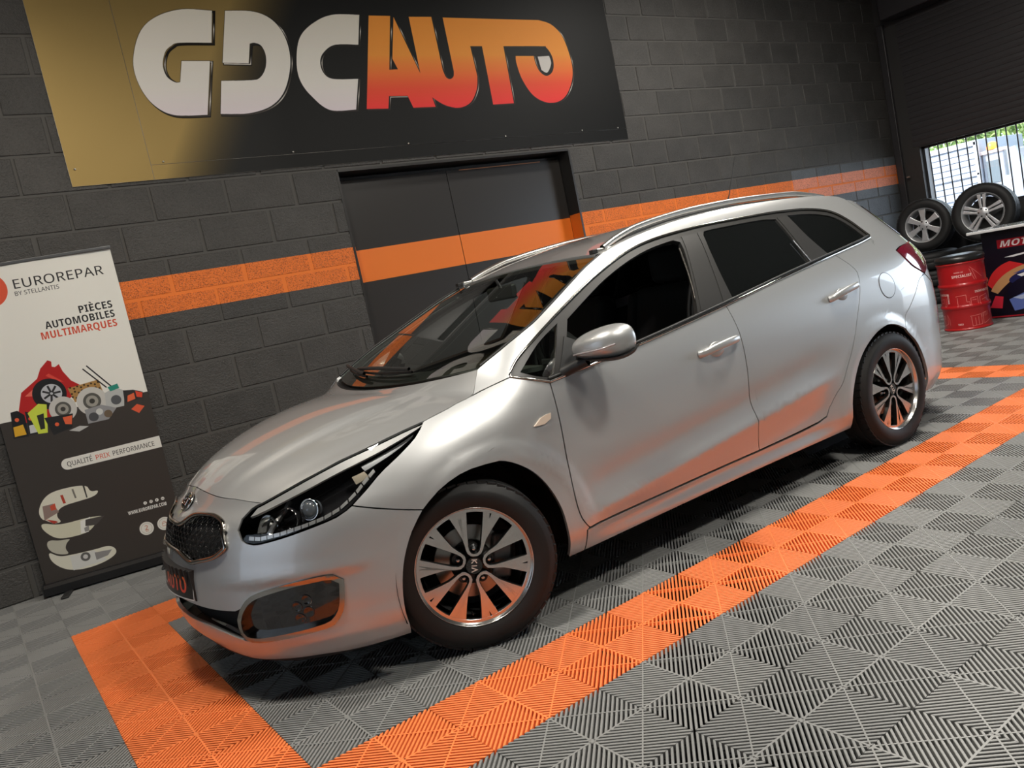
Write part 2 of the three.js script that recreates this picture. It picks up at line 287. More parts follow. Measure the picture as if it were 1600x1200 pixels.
{
  camera.updateMatrixWorld(); camera.aspect = 4 / 3; camera.updateProjectionMatrix();
  for (let i = -16; i <= 21; i++) for (let j = -9; j <= 13; j++) {
    const x = i * TILE, z = j * TILE;
    if (x < X0 + 0.2 || x > X1 - 0.15 || z < ZW + 0.15 || z > ZB - 0.2) continue;
    let inView = 0, area = 0; const q = [];
    for (const [a, b] of [[-1, -1], [1, -1], [1, 1], [-1, 1]]) { const v = V3(x + a * 0.2, 0, z + b * 0.2), d = v.clone().applyMatrix4(camera.matrixWorldInverse).z; v.project(camera); q.push(v); if (d < -0.05 && Math.abs(v.x) < 1 && Math.abs(v.y) < 1) inView++; }
    if (inView) for (let k = 0; k < 4; k++) area += q[k].x * q[(k + 1) % 4].y - q[(k + 1) % 4].x * q[k].y;
    tiles.push({ i, j, x, z, area: inView ? Math.abs(area) * (x > -0.9 && x < 3.4 && z < -0.75 && z > -2.1 ? 0.2 : 1) : 0 });
  }
  tiles.sort((a, b) => b.area - a.area);
  const rest = [];
  tiles.forEach((t, n) => {
    const bay = isBay(t.i, t.j), k = Math.floor(rnd() * 6);
    if (n < 298 && t.area > 0) part('floor_tile', tileG, bay ? orangeM[k % 2] : greyM[k % 3], floor).position.set(t.x, 0, t.z);
    else rest.push([t, bay]);
  });
  for (const bay of [false, true]) {
    const list = rest.filter((r) => r[1] === bay); if (!list.length) continue;
    const im = new THREE.InstancedMesh(tileG, bay ? orangeM[0] : greyM[0], list.length);
    list.forEach(([t], n) => im.setMatrixAt(n, new THREE.Matrix4().makeTranslation(t.x, 0, t.z)));
    im.name = bay ? 'far_orange_tiles' : 'far_grey_tiles'; im.userData.kind = 'stuff'; im.receiveShadow = im.castShadow = true; floor.add(im);
  }
}

// ---- sign board over the door ----
const SIGN = { x0: -1.055, x1: 4.02, y0: 2.515, y1: 4.12, z: ZW + 0.006 };
const GLYPHS = {
  G: [[0.134, 3.668], [-0.081, 3.671], [-0.268, 3.614], [-0.4, 3.504], [-0.488, 3.311], [-0.486, 3.15], [-0.424, 3.018], [-0.303, 2.944], [-0.077, 2.936], [0.032, 3.313], [-0.166, 3.315], [-0.211, 3.169], [-0.248, 3.17], [-0.292, 3.211], [-0.299, 3.288], [-0.262, 3.375], [-0.209, 3.419], [-0.149, 3.439], [0.075, 3.44]],
  D: [[0.228, 3.67], [0.438, 3.669], [0.571, 3.609], [0.64, 3.48], [0.636, 3.301], [0.545, 3.1], [0.416, 2.985], [0.232, 2.934], [0.016, 2.937], [0.078, 3.172], [0.291, 3.172], [0.367, 3.187], [0.428, 3.256], [0.454, 3.35], [0.437, 3.42], [0.394, 3.441], [0.354, 3.436], [0.311, 3.293], [0.119, 3.299]],
  C: [[1.307, 3.666], [1.066, 3.66], [0.888, 3.591], [0.755, 3.481], [0.688, 3.313], [0.678, 3.169], [0.739, 3.046], [0.87, 2.931], [1.094, 2.924], [1.171, 3.164], [0.957, 3.168], [0.887, 3.214], [0.879, 3.299], [0.927, 3.372], [1.036, 3.429], [1.239, 3.43]],
  AUTO: [[1.389, 3.663], [1.587, 3.664], [1.471, 3.232], [1.551, 3.234], [1.52, 3.32], [1.616, 3.658], [1.757, 3.199], [1.761, 3.662], [1.984, 3.666], [1.987, 3.223], [2.005, 3.163], [2.043, 3.146], [2.081, 3.167], [2.095, 3.21], [2.096, 3.663], [3.15, 3.663], [3.295, 3.625], [3.405, 3.517], [3.455, 3.322], [3.443, 3.157], [3.353, 3.008], [3.231, 2.922], [3.07, 2.907], [2.916, 2.977], [2.822, 3.125], [2.793, 3.269], [2.8, 3.337], [3.012, 3.336], [3.017, 3.267], [3.048, 3.193], [3.114, 3.154], [3.188, 3.182], [3.229, 3.25], [3.228, 3.338], [3.181, 3.412], [3.126, 3.424], [2.685, 3.423], [2.673, 2.916], [2.439, 2.913], [2.447, 3.422], [2.322, 3.422], [2.332, 3.162], [2.297, 3.052], [2.208, 2.944], [2.079, 2.9], [1.938, 2.927], [1.824, 2.996], [1.839, 2.917], [1.619, 2.918], [1.589, 3.017], [1.415, 3.02], [1.384, 2.92], [1.187, 2.925]],
  pupil: [[3.056, 3.33], [3.196, 3.336], [3.202, 3.265], [3.134, 3.183], [3.07, 3.207]],
};
const CURVED = { G: [[0, 8], [11, 18]], D: [[0, 8], [9, 16]], C: [[0, 8], [9, 15]], AUTO: [[9, 13], [15, 26], [27, 36], [41, 46]], pupil: [[1, 4]] };
function signPrint(kind) {
  return canvasTexture(2048, 648, (c, w, h) => {
    const X = (x) => (x - SIGN.x0) / (SIGN.x1 - SIGN.x0) * w, Y = (y) => (SIGN.y1 - y) / (SIGN.y1 - SIGN.y0) * h;
    const trace = (key, dx = 0, dy = 0) => {
      const p = GLYPHS[key].map(([x, y]) => [X(x) + dx, Y(y) + dy]), soft = new Set();
      for (const [a, b] of CURVED[key]) for (let i = a + 1; i < b; i++) soft.add(i);
      c.beginPath(); c.moveTo(...p[0]);
      for (let i = 1; i < p.length; i++) {
        if (!soft.has(i) && !soft.has(i - 1)) { c.lineTo(...p[i]); continue; }
        const a = p[i - 1], b = p[i], u = soft.has(i - 1) ? p[i - 2] : a, v = soft.has(i) ? p[(i + 1) % p.length] : b;
        c.bezierCurveTo(a[0] + (b[0] - u[0]) / 6, a[1] + (b[1] - u[1]) / 6, b[0] - (v[0] - a[0]) / 6, b[1] - (v[1] - a[1]) / 6, b[0], b[1]);
      }
      c.closePath();
    };
    const gold = () => {                                         // brushed gold field that fades into black along a slanted edge
      const g = c.createLinearGradient(X(0.02), Y(3.32), X(0.40), Y(3.08));
      g.addColorStop(0, kind === 'metal' ? '#909090' : '#8d7748'); g.addColorStop(1, kind === 'metal' ? '#000000' : '#0d0d0c');
      return g;
    };
    if (kind === 'rough') { c.fillStyle = '#585858'; c.fillRect(0, 0, w, h); const g = c.createLinearGradient(X(0.02), 0, X(0.5), 0); g.addColorStop(0, '#6a6a6a'); g.addColorStop(1, '#8a8a8a'); c.fillStyle = g; c.fillRect(0, 0, w, h); for (const k of ['G', 'D', 'C', 'AUTO', 'pupil']) { trace(k); c.fillStyle = '#909090'; c.fill(); } return; }
    c.fillStyle = gold(); c.fillRect(0, 0, w, h);
    if (kind === 'metal') { for (const k of ['G', 'D', 'C', 'AUTO', 'pupil']) { trace(k); c.fillStyle = '#000'; c.fill(); } return; }
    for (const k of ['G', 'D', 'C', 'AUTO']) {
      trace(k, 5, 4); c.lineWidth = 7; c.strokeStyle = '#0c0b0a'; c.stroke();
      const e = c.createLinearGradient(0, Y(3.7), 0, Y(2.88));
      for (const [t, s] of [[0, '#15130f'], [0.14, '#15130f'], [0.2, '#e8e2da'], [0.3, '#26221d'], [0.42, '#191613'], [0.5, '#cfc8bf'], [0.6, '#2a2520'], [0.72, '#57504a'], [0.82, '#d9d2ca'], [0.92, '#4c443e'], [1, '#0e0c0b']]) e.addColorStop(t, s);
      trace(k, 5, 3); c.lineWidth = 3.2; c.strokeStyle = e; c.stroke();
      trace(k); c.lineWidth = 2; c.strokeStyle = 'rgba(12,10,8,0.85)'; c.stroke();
      const f = c.createLinearGradient(0, Y(3.67), 0, Y(2.91));
      if (k === 'AUTO') { f.addColorStop(0, '#f49a3c'); f.addColorStop(0.42, '#f29a3e'); f.addColorStop(0.6, '#f07a38'); f.addColorStop(0.78, '#ee5236'); f.addColorStop(1, '#f43c3c'); }
      else { f.addColorStop(0, '#e6e0d2'); f.addColorStop(0.7, '#e6e1da'); f.addColorStop(1, '#e2d6dc'); }
      trace(k); c.fillStyle = f; c.fill();
    }
    trace('pupil', 0, 0); c.lineWidth = 3; c.strokeStyle = '#100e0c'; c.stroke(); c.fillStyle = '#d5d0ca'; c.fill();
  }, kind === 'colour');
}
{
  const sm = phys(0xffffff, { roughness: 1, metalness: 1, specularIntensity: 0.45, map: signPrint('colour'), roughnessMap: signPrint('rough'), metalnessMap: signPrint('metal') });
  const edge = std([0.35, 0.33, 0.3], 0.35, 0.8);
  const o = thing('shop_sign', 'wide black and gold sign board reading GDC AUTO in white and orange letters', 'sign', [SIGN.x0, SIGN.y0, ZW + 0.001]);
  const sheet = (name, x0, x1, y0, y1, z) => {                   // a thin sheet, faintly dished round its screws, with the print on its face
    const nx = Math.ceil((x1 - x0) / 0.05), ny = Math.ceil((y1 - y0) / 0.05), g = new THREE.PlaneGeometry(x1 - x0, y1 - y0, nx, ny), p = g.attributes.position, uv = g.attributes.uv;
    for (let i = 0; i < p.count; i++) {
      const x = p.getX(i) + (x0 + x1) / 2, y = p.getY(i) + (y0 + y1) / 2;
      p.setXYZ(i, x - SIGN.x0, y - SIGN.y0, z + 0.0016 * noise3.noise(x * 1.3, y * 1.6, 4) + 0.0006 * noise3.noise(x * 4, y * 5, 9));
      uv.setXY(i, (x - SIGN.x0) / (SIGN.x1 - SIGN.x0), (y - SIGN.y0) / (SIGN.y1 - SIGN.y0));
    }
    g.computeVertexNormals();
    const m = part(name, g, sm, o);
    part('sheet_edge', merge([box(x1 - x0, 0.002, 0.004, (x0 + x1) / 2 - SIGN.x0, y0 + 0.0 - SIGN.y0, z - 0.0035), box(0.0015, y1 - y0, 0.004, x0 - SIGN.x0, (y0 + y1) / 2 - SIGN.y0, z - 0.0035), box(0.0015, y1 - y0, 0.004, x1 - SIGN.x0, (y0 + y1) / 2 - SIGN.y0, z - 0.0035)]), edge, m);
  };
  sheet('printed_panel', SIGN.x0, -0.5435, SIGN.y0, SIGN.y1, 0.009);
  sheet('printed_panel', -0.5405, SIGN.x1, SIGN.y0 + 0.102, SIGN.y1, 0.010);
  sheet('bottom_strip', -0.5405, SIGN.x1, SIGN.y0, SIGN.y0 + 0.0995, 0.008);
  const screwG = new THREE.SphereGeometry(0.0075, 12, 6, 0, Math.PI * 2, 0, Math.PI / 2).rotateX(Math.PI / 2);
  for (const [x, y] of [[-1.015, 2.626], [-0.457, 2.632], [0.492, 2.632], [1.498, 2.63], [2.503, 2.63], [3.424, 2.63], [3.9, 2.63]]) part('screw', screwG, std([0.7, 0.68, 0.62], 0.3, 0.9), o).position.set(x - SIGN.x0, y - SIGN.y0, 0.0115);
}

// ---- roll-up banner ----
{
  const bw = 0.85, bh = 2.04, ang = -Math.atan2(0.197, 0.8);
  const o = thing('banner_stand', 'roll-up banner with car parts, half white half dark grey, before the block wall', 'banner', [-1.836, 0, -3.698], ang);
  const print = canvasTexture(860, 2000, (c, w, h) => {
    const X = (a) => (a - 0.03) / 0.85 * w, Y = (y) => (2.055 - y) / 2.0 * h, P = (l, f) => { c.beginPath(); l.forEach(([a, y], i) => c[i ? 'lineTo' : 'moveTo'](X(a), Y(y))); c.closePath(); c.fillStyle = f; c.fill(); };
    const smoothP = (l, f) => { c.beginPath(); const n = l.length; for (let i = 0; i <= n; i++) { const q = l[i % n], p = l[(i + n - 1) % n]; if (!i) c.moveTo(X((q[0] + p[0]) / 2), Y((q[1] + p[1]) / 2)); else c.quadraticCurveTo(X(p[0]), Y(p[1]), X((q[0] + p[0]) / 2), Y((q[1] + p[1]) / 2)); } c.closePath(); c.fillStyle = f; c.fill(); };
    const text = (s, a, y, size, fill, align = 'left', weight = '', width) => { c.font = `${weight} ${size}px sans-serif`; c.textAlign = align; c.fillStyle = fill; c.textBaseline = 'alphabetic'; const m = c.measureText(s).width, k = width ? width / 0.85 * w / m : 1; c.save(); c.translate(X(a), Y(y)); c.scale(k, 1); c.fillText(s, 0, 0); c.restore(); };
    const disc = (a, y, r, f) => { c.beginPath(); c.arc(X(a), Y(y), r / 0.85 * w, 0, 7); c.fillStyle = f; c.fill(); };
    c.fillStyle = '#e4e2da'; c.fillRect(0, 0, w, h);
    c.fillStyle = '#3a3531'; c.fillRect(0, Y(1.119), w, h);
    disc(0.165, 1.92, 0.103, '#d9563a'); c.lineWidth = 5; c.strokeStyle = '#e4e2da'; c.beginPath(); c.arc(X(0.165), Y(1.92), 55, 0, 7); c.stroke();
    text('EUROREPAR', 0.296, 1.905, 78, '#1c1b1c', 'left', '', 0.515); text('BY STELLANTIS', 0.296, 1.862, 36, '#26252a', 'left', '', 0.25);
    text('PIÈCES', 0.812, 1.69, 62, '#17171a', 'right', 'bold', 0.2); text('AUTOMOBILES', 0.812, 1.63, 62, '#17171a', 'right', 'bold', 0.4); text('MULTIMARQUES', 0.812, 1.57, 62, '#cf4a30', 'right', 'bold', 0.44);
    // heap of car parts
    P([[0.147, 1.169], [0.187, 1.277], [0.291, 1.342], [0.323, 1.399], [0.373, 1.441], [0.392, 1.429], [0.387, 1.397], [0.404, 1.391], [0.429, 1.404], [0.439, 1.356], [0.47, 1.29], [0.53, 1.235], [0.4, 1.16], [0.25, 1.05], [0.15, 1.1]], '#b3201f');
    P([[0.2, 1.25], [0.28, 1.3], [0.3, 1.31], [0.25, 1.24]], '#e06a5a'); P([[0.34, 1.35], [0.4, 1.3], [0.43, 1.29], [0.36, 1.36]], '#d8483c');
    const wheel = (a, y, r, tyre, hub, spokes) => { disc(a, y, r, tyre); disc(a + r * 0.12, y, r * 0.62, hub); for (let i = 0; i < spokes; i++) { c.save(); c.translate(X(a + r * 0.12), Y(y)); c.rotate(i / spokes * 6.283); c.fillStyle = '#2a2a2c'; c.fillRect(8, -6, r * 0.46 / 0.85 * w, 12); c.restore(); } };
    wheel(0.335, 1.235, 0.095, '#1d1d1f', '#b9bbc0', 7);
    P([[0.44, 1.245], [0.62, 1.26], [0.63, 1.17], [0.46, 1.15]], '#a8814a'); for (let i = 0; i < 26; i++) disc(0.455 + (i % 9) * 0.02, 1.245 - Math.floor(i / 9) * 0.03 - (i % 2) * 0.01, 0.006, '#3a2a16');
    c.lineWidth = 8; c.strokeStyle = '#17171a'; for (const [a, b] of [[[0.55, 1.345], [0.655, 1.2]], [[0.575, 1.36], [0.69, 1.19]]]) { c.beginPath(); c.moveTo(X(a[0]), Y(a[1])); c.lineTo(X(b[0]), Y(b[1])); c.stroke(); }
    const rotor = (a, y, r) => { disc(a, y, r, '#c3c1bb'); disc(a, y, r * 0.58, '#55544f'); disc(a, y, r * 0.4, '#9b988f'); disc(a, y, r * 0.18, '#3c3a36'); };
    rotor(0.385, 1.125, 0.078); rotor(0.555, 1.135, 0.088);
    P([[0.637, 1.168], [0.7, 1.19], [0.749, 1.158], [0.726, 1.061], [0.62, 1.063]], '#b4b6b4'); disc(0.69, 1.11, 0.03, '#54565a'); P([[0.66, 1.2], [0.72, 1.21], [0.725, 1.18], [0.67, 1.17]], '#2a8a78');
    P([[0.742, 1.159], [0.80, 1.15], [0.852, 1.124], [0.843, 1.084], [0.733, 1.077]], '#2c2a2b'); P([[0.76, 1.12], [0.80, 1.13], [0.8, 1.09], [0.75, 1.08]], '#e0663f'); P([[0.81, 1.14], [0.85, 1.12], [0.84, 1.09], [0.81, 1.10]], '#d9472f'); P([[0.76, 1.03], [0.80, 1.055], [0.842, 1.032], [0.80, 0.995]], '#dd5a3a');
    P([[0.5, 1.09], [0.6, 1.1], [0.68, 1.06], [0.62, 1.0], [0.5, 1.0]], '#8f9092'); disc(0.54, 1.035, 0.028, '#4a4b4e'); disc(0.625, 1.035, 0.024, '#6a5a48'); disc(0.58, 1.06, 0.02, '#c9cac6');
    P([[0.102, 1.172], [0.14, 1.175], [0.171, 1.14], [0.165, 1.005], [0.081, 1.01]], '#1a1b1d'); P([[0.095, 1.08], [0.15, 1.085], [0.155, 1.02], [0.09, 1.02]], '#d9a62c'); disc(0.125, 1.12, 0.012, '#e0603a');
    P([[0.178, 1.16], [0.215, 1.14], [0.225, 1.01], [0.17, 1.01]], '#202124'); P([[0.18, 1.07], [0.215, 1.07], [0.22, 1.02], [0.175, 1.02]], '#c8cac8'); disc(0.197, 1.11, 0.011, '#e0603a');
    P([[0.19, 1.146], [0.26, 1.19], [0.304, 1.175], [0.269, 1.002], [0.217, 1.007]], '#c9d84a'); P([[0.235, 1.12], [0.275, 1.125], [0.26, 1.03], [0.235, 1.03]], '#2b2c24');
    P([[0.271, 1.096], [0.431, 1.085], [0.409, 1.0], [0.296, 0.978]], '#232425'); P([[0.37, 1.075], [0.425, 1.075], [0.41, 1.02], [0.375, 1.03]], '#e0633e'); disc(0.33, 1.04, 0.012, '#e0603a');
    P([[0.385, 0.985], [0.45, 1.0], [0.5, 0.985], [0.44, 0.965]], '#b9b9b6');
    // slogan
    c.fillStyle = '#e0ded6'; c.beginPath(); c.moveTo(X(0.9), Y(0.822)); c.lineTo(X(0.327), Y(0.817)); c.arc(X(0.327), Y(0.7815), (Y(0.746) - Y(0.817)) / 2, -Math.PI / 2, Math.PI / 2, true); c.lineTo(X(0.9), Y(0.746)); c.fill();
    text('QUALITÉ', 0.322, 0.765, 44, '#2a2827', 'left', '', 0.15); text('PRIX', 0.487, 0.765, 44, '#cf4a30', 'left', '', 0.085); text('PERFORMANCE', 0.587, 0.765, 44, '#2a2827', 'left', '', 0.255);
    // big logo with photographs inside
    const pale = '#d8d5c4', shade = '#b9b6a6';
    smoothP([[0.399, 0.631], [0.22, 0.640], [0.147, 0.610], [0.098, 0.535], [0.108, 0.475], [0.165, 0.434], [0.212, 0.434], [0.190, 0.472], [0.204, 0.511], [0.246, 0.532], [0.32, 0.535], [0.43, 0.540], [0.461, 0.575], [0.407, 0.573]], pale);
    P([[0.13, 0.56], [0.19, 0.56], [0.21, 0.5], [0.12, 0.47]], '#8f7a72'); P([[0.17, 0.55], [0.2, 0.56], [0.2, 0.52], [0.17, 0.52]], '#c6513a'); P([[0.24, 0.6], [0.255, 0.6], [0.26, 0.545], [0.245, 0.545]], '#b0412f'); P([[0.31, 0.62], [0.32, 0.62], [0.325, 0.56], [0.315, 0.56]], '#77736a'); P([[0.375, 0.63], [0.385, 0.63], [0.385, 0.545], [0.378, 0.545]], '#3a3833');
    P([[0.10, 0.49], [0.15, 0.45], [0.2, 0.43], [0.12, 0.455]], '#3f3430'); P([[0.13, 0.475], [0.18, 0.45], [0.19, 0.44], [0.165, 0.436]], '#b23a2e');
    smoothP([[0.100, 0.462], [0.092, 0.425], [0.132, 0.362], [0.182, 0.329], [0.29, 0.323], [0.352, 0.333], [0.40, 0.38], [0.456, 0.405], [0.36, 0.421], [0.19, 0.417]], '#d0cdb6');
    P([[0.31, 0.41], [0.37, 0.42], [0.34, 0.33], [0.295, 0.33]], '#e6e5df'); P([[0.34, 0.41], [0.452, 0.405], [0.39, 0.36], [0.33, 0.37]], '#4a4643'); P([[0.32, 0.36], [0.35, 0.37], [0.345, 0.335], [0.32, 0.335]], '#8d8b88');
    smoothP([[0.112, 0.345], [0.093, 0.316], [0.105, 0.27], [0.15, 0.235], [0.205, 0.224], [0.187, 0.262], [0.204, 0.299], [0.236, 0.318], [0.17, 0.322]], shade);
    smoothP([[0.092, 0.275], [0.092, 0.215], [0.13, 0.158], [0.19, 0.118], [0.28, 0.103], [0.385, 0.113], [0.458, 0.142], [0.465, 0.178], [0.43, 0.212], [0.35, 0.208], [0.2, 0.216], [0.14, 0.226]], '#d6d3c2');
    P([[0.2, 0.21], [0.34, 0.205], [0.4, 0.125], [0.2, 0.115]], '#cfcfca'); disc(0.285, 0.18, 0.028, '#5e5d5b'); disc(0.285, 0.18, 0.014, '#c8c7c4'); P([[0.34, 0.19], [0.44, 0.18], [0.41, 0.15], [0.34, 0.14]], '#8b8988');
    for (let i = 0; i < 4; i++) { disc(0.697 + i * 0.0357, 0.415, 0.0105, '#e8e6e0'); }
    c.fillStyle = '#3a3531'; c.font = 'bold 15px sans-serif'; c.textAlign = 'center'; c.fillText('f', X(0.697), Y(0.409)); c.fillText('in', X(0.804), Y(0.410)); c.strokeStyle = '#3a3531'; c.lineWidth = 2; c.strokeRect(X(0.7327) - 5, Y(0.415) - 5, 10, 10); c.beginPath(); c.moveTo(X(0.7684) - 4, Y(0.415) - 5); c.lineTo(X(0.7684) + 5, Y(0.415)); c.lineTo(X(0.7684) - 4, Y(0.415) + 5); c.fill();
    text('WWW.EUROREPAR.COM', 0.585, 0.366, 32, '#ecebe6', 'left', 'bold', 0.235);
    for (const a of [0.667, 0.776]) { disc(a, 0.251, 0.043, '#dedbd2'); c.lineWidth = 1.5; c.strokeStyle = '#8a837b'; c.beginPath(); c.arc(X(a), Y(0.251), 33, 0, 7); c.stroke(); }
    c.font = '44px sans-serif'; c.textAlign = 'center'; c.fillStyle = '#b4512f'; c.fillText('2', X(0.667), Y(0.24)); c.font = '12px sans-serif'; c.fillText('ans', X(0.667), Y(0.229));
    c.strokeStyle = '#b4613f'; c.lineWidth = 2.5; c.strokeRect(X(0.776) - 12, Y(0.251) - 4, 24, 18); c.beginPath(); c.arc(X(0.776), Y(0.251) - 6, 9, Math.PI, 0); c.stroke();
  });
  const g = new THREE.PlaneGeometry(bw, 2.0, 10, 30), p = g.attributes.position;
  for (let i = 0; i < p.count; i++) { const x = p.getX(i), y = p.getY(i); p.setXYZ(i, x + 0.455, y + 1.055, 0.002 * Math.sin(x * 7 + y * 2) + 0.0018 * noise3.noise(x * 4, y * 3, 1) + 0.003 * Math.cos(x / bw * Math.PI * 2)); }
  g.computeVertexNormals();
  part('printed_sheet', g, std(0xffffff, 0.42, 0, { map: print }), o);
  const alu = std([0.16, 0.165, 0.17], 0.35, 0.7);
  part('top_rail', box(bw + 0.01, 0.022, 0.022, 0.455, 2.064, 0, 0.005), alu, o);
  part('cassette', merge([extrude([[-0.06, 0.012], [0.055, 0.012], [0.068, 0.035], [0.06, 0.06], [0.03, 0.078], [-0.04, 0.078], [-0.06, 0.06]], bw + 0.02, 0.003).rotateY(Math.PI / 2).translate(0.025, 0, 0)]), std([0.012, 0.012, 0.013], 0.3), o);
  part('end_cap', box(0.008, 0.075, 0.13, 0.02, 0.045, 0, 0.004), M.black, o); part('end_cap', box(0.008, 0.075, 0.13, 0.89, 0.045, 0, 0.004), M.black, o);
  for (const x of [0.16, 0.74]) { const f = part('foot', box(0.045, 0.012, 0.4, 0, 0.006, 0, 0.004), std([0.02, 0.02, 0.02], 0.5), o); f.position.set(x, 0, 0.0); f.rotation.y = -0.05; }
  part('support_pole', cyl(0.008, 0.008, 2.0, 10).translate(0.455, 1.06, -0.03), alu, o);
}

// ---- wheels and tyres at the far end ----
const rubber = std([0.0095, 0.0095, 0.01], 0.6), alloy = std([0.66, 0.67, 0.69], 0.34, 0.6), darkMetal = std([0.03, 0.03, 0.032], 0.4, 0.5);
function tyreParts(R, W, rim, parent, tread = 44) {              // axis along z, outer face at +z
  const h = W / 2, prof = [[rim, -h * 0.86], [rim + 0.006, -h * 0.93], [rim + (R - rim) * 0.45, -h * 1.0], [R - 0.03, -h * 0.94], [R - 0.012, -h * 0.84], [R - 0.004, -h * 0.74], [R, -h * 0.5], [R + 0.001, -h * 0.28], [R - 0.006, -h * 0.27], [R - 0.006, -h * 0.22], [R + 0.002, -h * 0.21], [R + 0.002, h * 0.21], [R - 0.006, h * 0.22], [R - 0.006, h * 0.27], [R + 0.001, h * 0.28], [R, h * 0.5], [R - 0.004, h * 0.74], [R - 0.012, h * 0.84], [R - 0.03, h * 0.94], [rim + (R - rim) * 0.62, h * 0.985], [rim + (R - rim) * 0.45, h * 1.0], [rim + (R - rim) * 0.3, h * 0.985], [rim + 0.006, h * 0.93], [rim, h * 0.86]];
  const t = part('tyre', lathe(prof, 72).rotateX(Math.PI / 2).rotateZ(0), rubber, parent);
  const lugs = [];
  for (let i = 0; i < tread; i++) for (const s of [-1, 1]) { const a = i / tread * Math.PI * 2 + (s > 0 ? 0.05 : 0); lugs.push(box(2 * Math.PI * R / tread * 0.86, 0.008, h * 0.40, 0, 0, 0).rotateY(s * 0.15).translate(0, R - 0.0044, s * h * 0.6).rotateX(0).rotateZ(a)); }
  const tr = part('tread', merge(lugs), rubber, t); tr.userData.kind = 'stuff';
  return t;
}
function spareWheel(name, label, at, R, rimR, W, spokesN, twin, tilt, turn) {
  const o = thing(name, label, 'wheel', at, turn, null); o.rotation.order = 'YXZ'; o.rotation.x = tilt;
  const g = new THREE.Group(); g.name = 'wheel_body';
  tyreParts(R, W, rimR, o);
  const z = W / 2;
  const w = part('rim', lathe([[rimR - 0.03, -z * 0.8], [rimR - 0.03, z * 0.5], [rimR - 0.008, z * 0.82], [rimR + 0.004, z * 0.9], [rimR + 0.006, z * 0.86], [rimR - 0.001, z * 0.7], [rimR - 0.001, -z * 0.86]], 64).rotateX(Math.PI / 2), alloy, o);
  for (let i = 0; i < spokesN; i++) {
    const a = i / spokesN * Math.PI * 2 + Math.PI / 2, L = rimR - 0.018;
    const strips = twin ? [-0.022, 0.022] : [0];
    const sp = merge(strips.map((off) => { const r = twin ? 0.019 : 0.036; return extrude([[0.04, -r * 0.8 + off * 0.7], [L * 0.5, -r * 0.75 + off], [L, -r * 1.15 + off * 1.3], [L, r * 1.15 + off * 1.3], [L * 0.5, r * 0.75 + off], [0.04, r * 0.8 + off * 0.7]], 0.024, 0.005, [], 2); }));
    const m = part('spoke', sp, alloy, w); m.rotation.z = a; m.position.z = z * 0.5;
  }
  part('hub', lathe([[0, 0.018], [0.024, 0.018], [0.03, 0.012], [0.06, 0.01], [0.068, 0], [0.068, -0.06], [0, -0.06]], 32).rotateX(Math.PI / 2).translate(0, 0, z * 0.5 + 0.022), alloy, w);
  for (let i = 0; i < 5; i++) { const a = i / 5 * Math.PI * 2 + 0.6; part('bolt_hole', cyl(0.0095, 0.0095, 0.004, 12).rotateX(Math.PI / 2), M.black, w).position.set(0.047 * Math.cos(a), 0.047 * Math.sin(a), z * 0.5 + 0.0325); }
  part('brake_side_disc', cyl(rimR - 0.04, rimR - 0.04, 0.01, 32).rotateX(Math.PI / 2).translate(0, 0, -z * 0.75), M.black, w);
  return o;
}
const faceX = -Math.PI / 2;                                      // outer faces turned into the room
spareWheel('alloy_wheel', 'smaller loose wheel with six plain silver spokes, standing on the tyre stack', [8.46, 1.0, -3.235], 0.33, 0.215, 0.235, 6, false, -0.06, faceX + 0.15);
spareWheel('alloy_wheel', 'larger loose wheel with five split silver spokes, leaning against the barred window', [8.5, 1.015, -2.53], 0.35, 0.235, 0.235, 5, true, -0.1, faceX + 0.15);
// three columns of black tyres lying flat, three high
function flatTyre(x, z, k, label) {
  const o = thing('tyre', label, 'tyre', [x, 0.108 + k * 0.219, z], k * 0.7 + x, 'tyres stacked flat under the barred window');
  const R = 0.325, h = 0.108, rim = 0.205;
  part('casing', lathe([[rim, -h * 0.8], [rim + 0.02, -h * 0.95], [rim + 0.06, -h], [R - 0.03, -h * 0.93], [R - 0.008, -h * 0.8], [R, -h * 0.5], [R + 0.001, -h * 0.2], [R - 0.007, -h * 0.17], [R - 0.007, -h * 0.08], [R + 0.001, -h * 0.05], [R + 0.001, h * 0.25], [R - 0.007, h * 0.28], [R - 0.007, h * 0.36], [R, h * 0.5], [R - 0.008, h * 0.8], [R - 0.03, h * 0.93], [rim + 0.06, h], [rim + 0.02, h * 0.95], [rim, h * 0.8], [rim + 0.012, h * 0.6], [R - 0.02, h * 0.5], [R - 0.02, -h * 0.5], [rim + 0.012, -h * 0.6], [rim, -h * 0.8]], 56), rubber, o);
}
const level = ['lowest', 'middle', 'top'];
for (const [x, z, beside] of [[8.42, -3.22, 'in the stack under the six-spoke loose wheel'], [8.42, -2.54, 'in the stack under the split-spoke loose wheel'], [8.42, -1.86, 'in the stack behind the dark counter']])
  for (let k = 0; k < 3; k++) flatTyre(x + (k % 2) * 0.02, z, k, `${level[k]} black tyre lying flat ${beside}`);

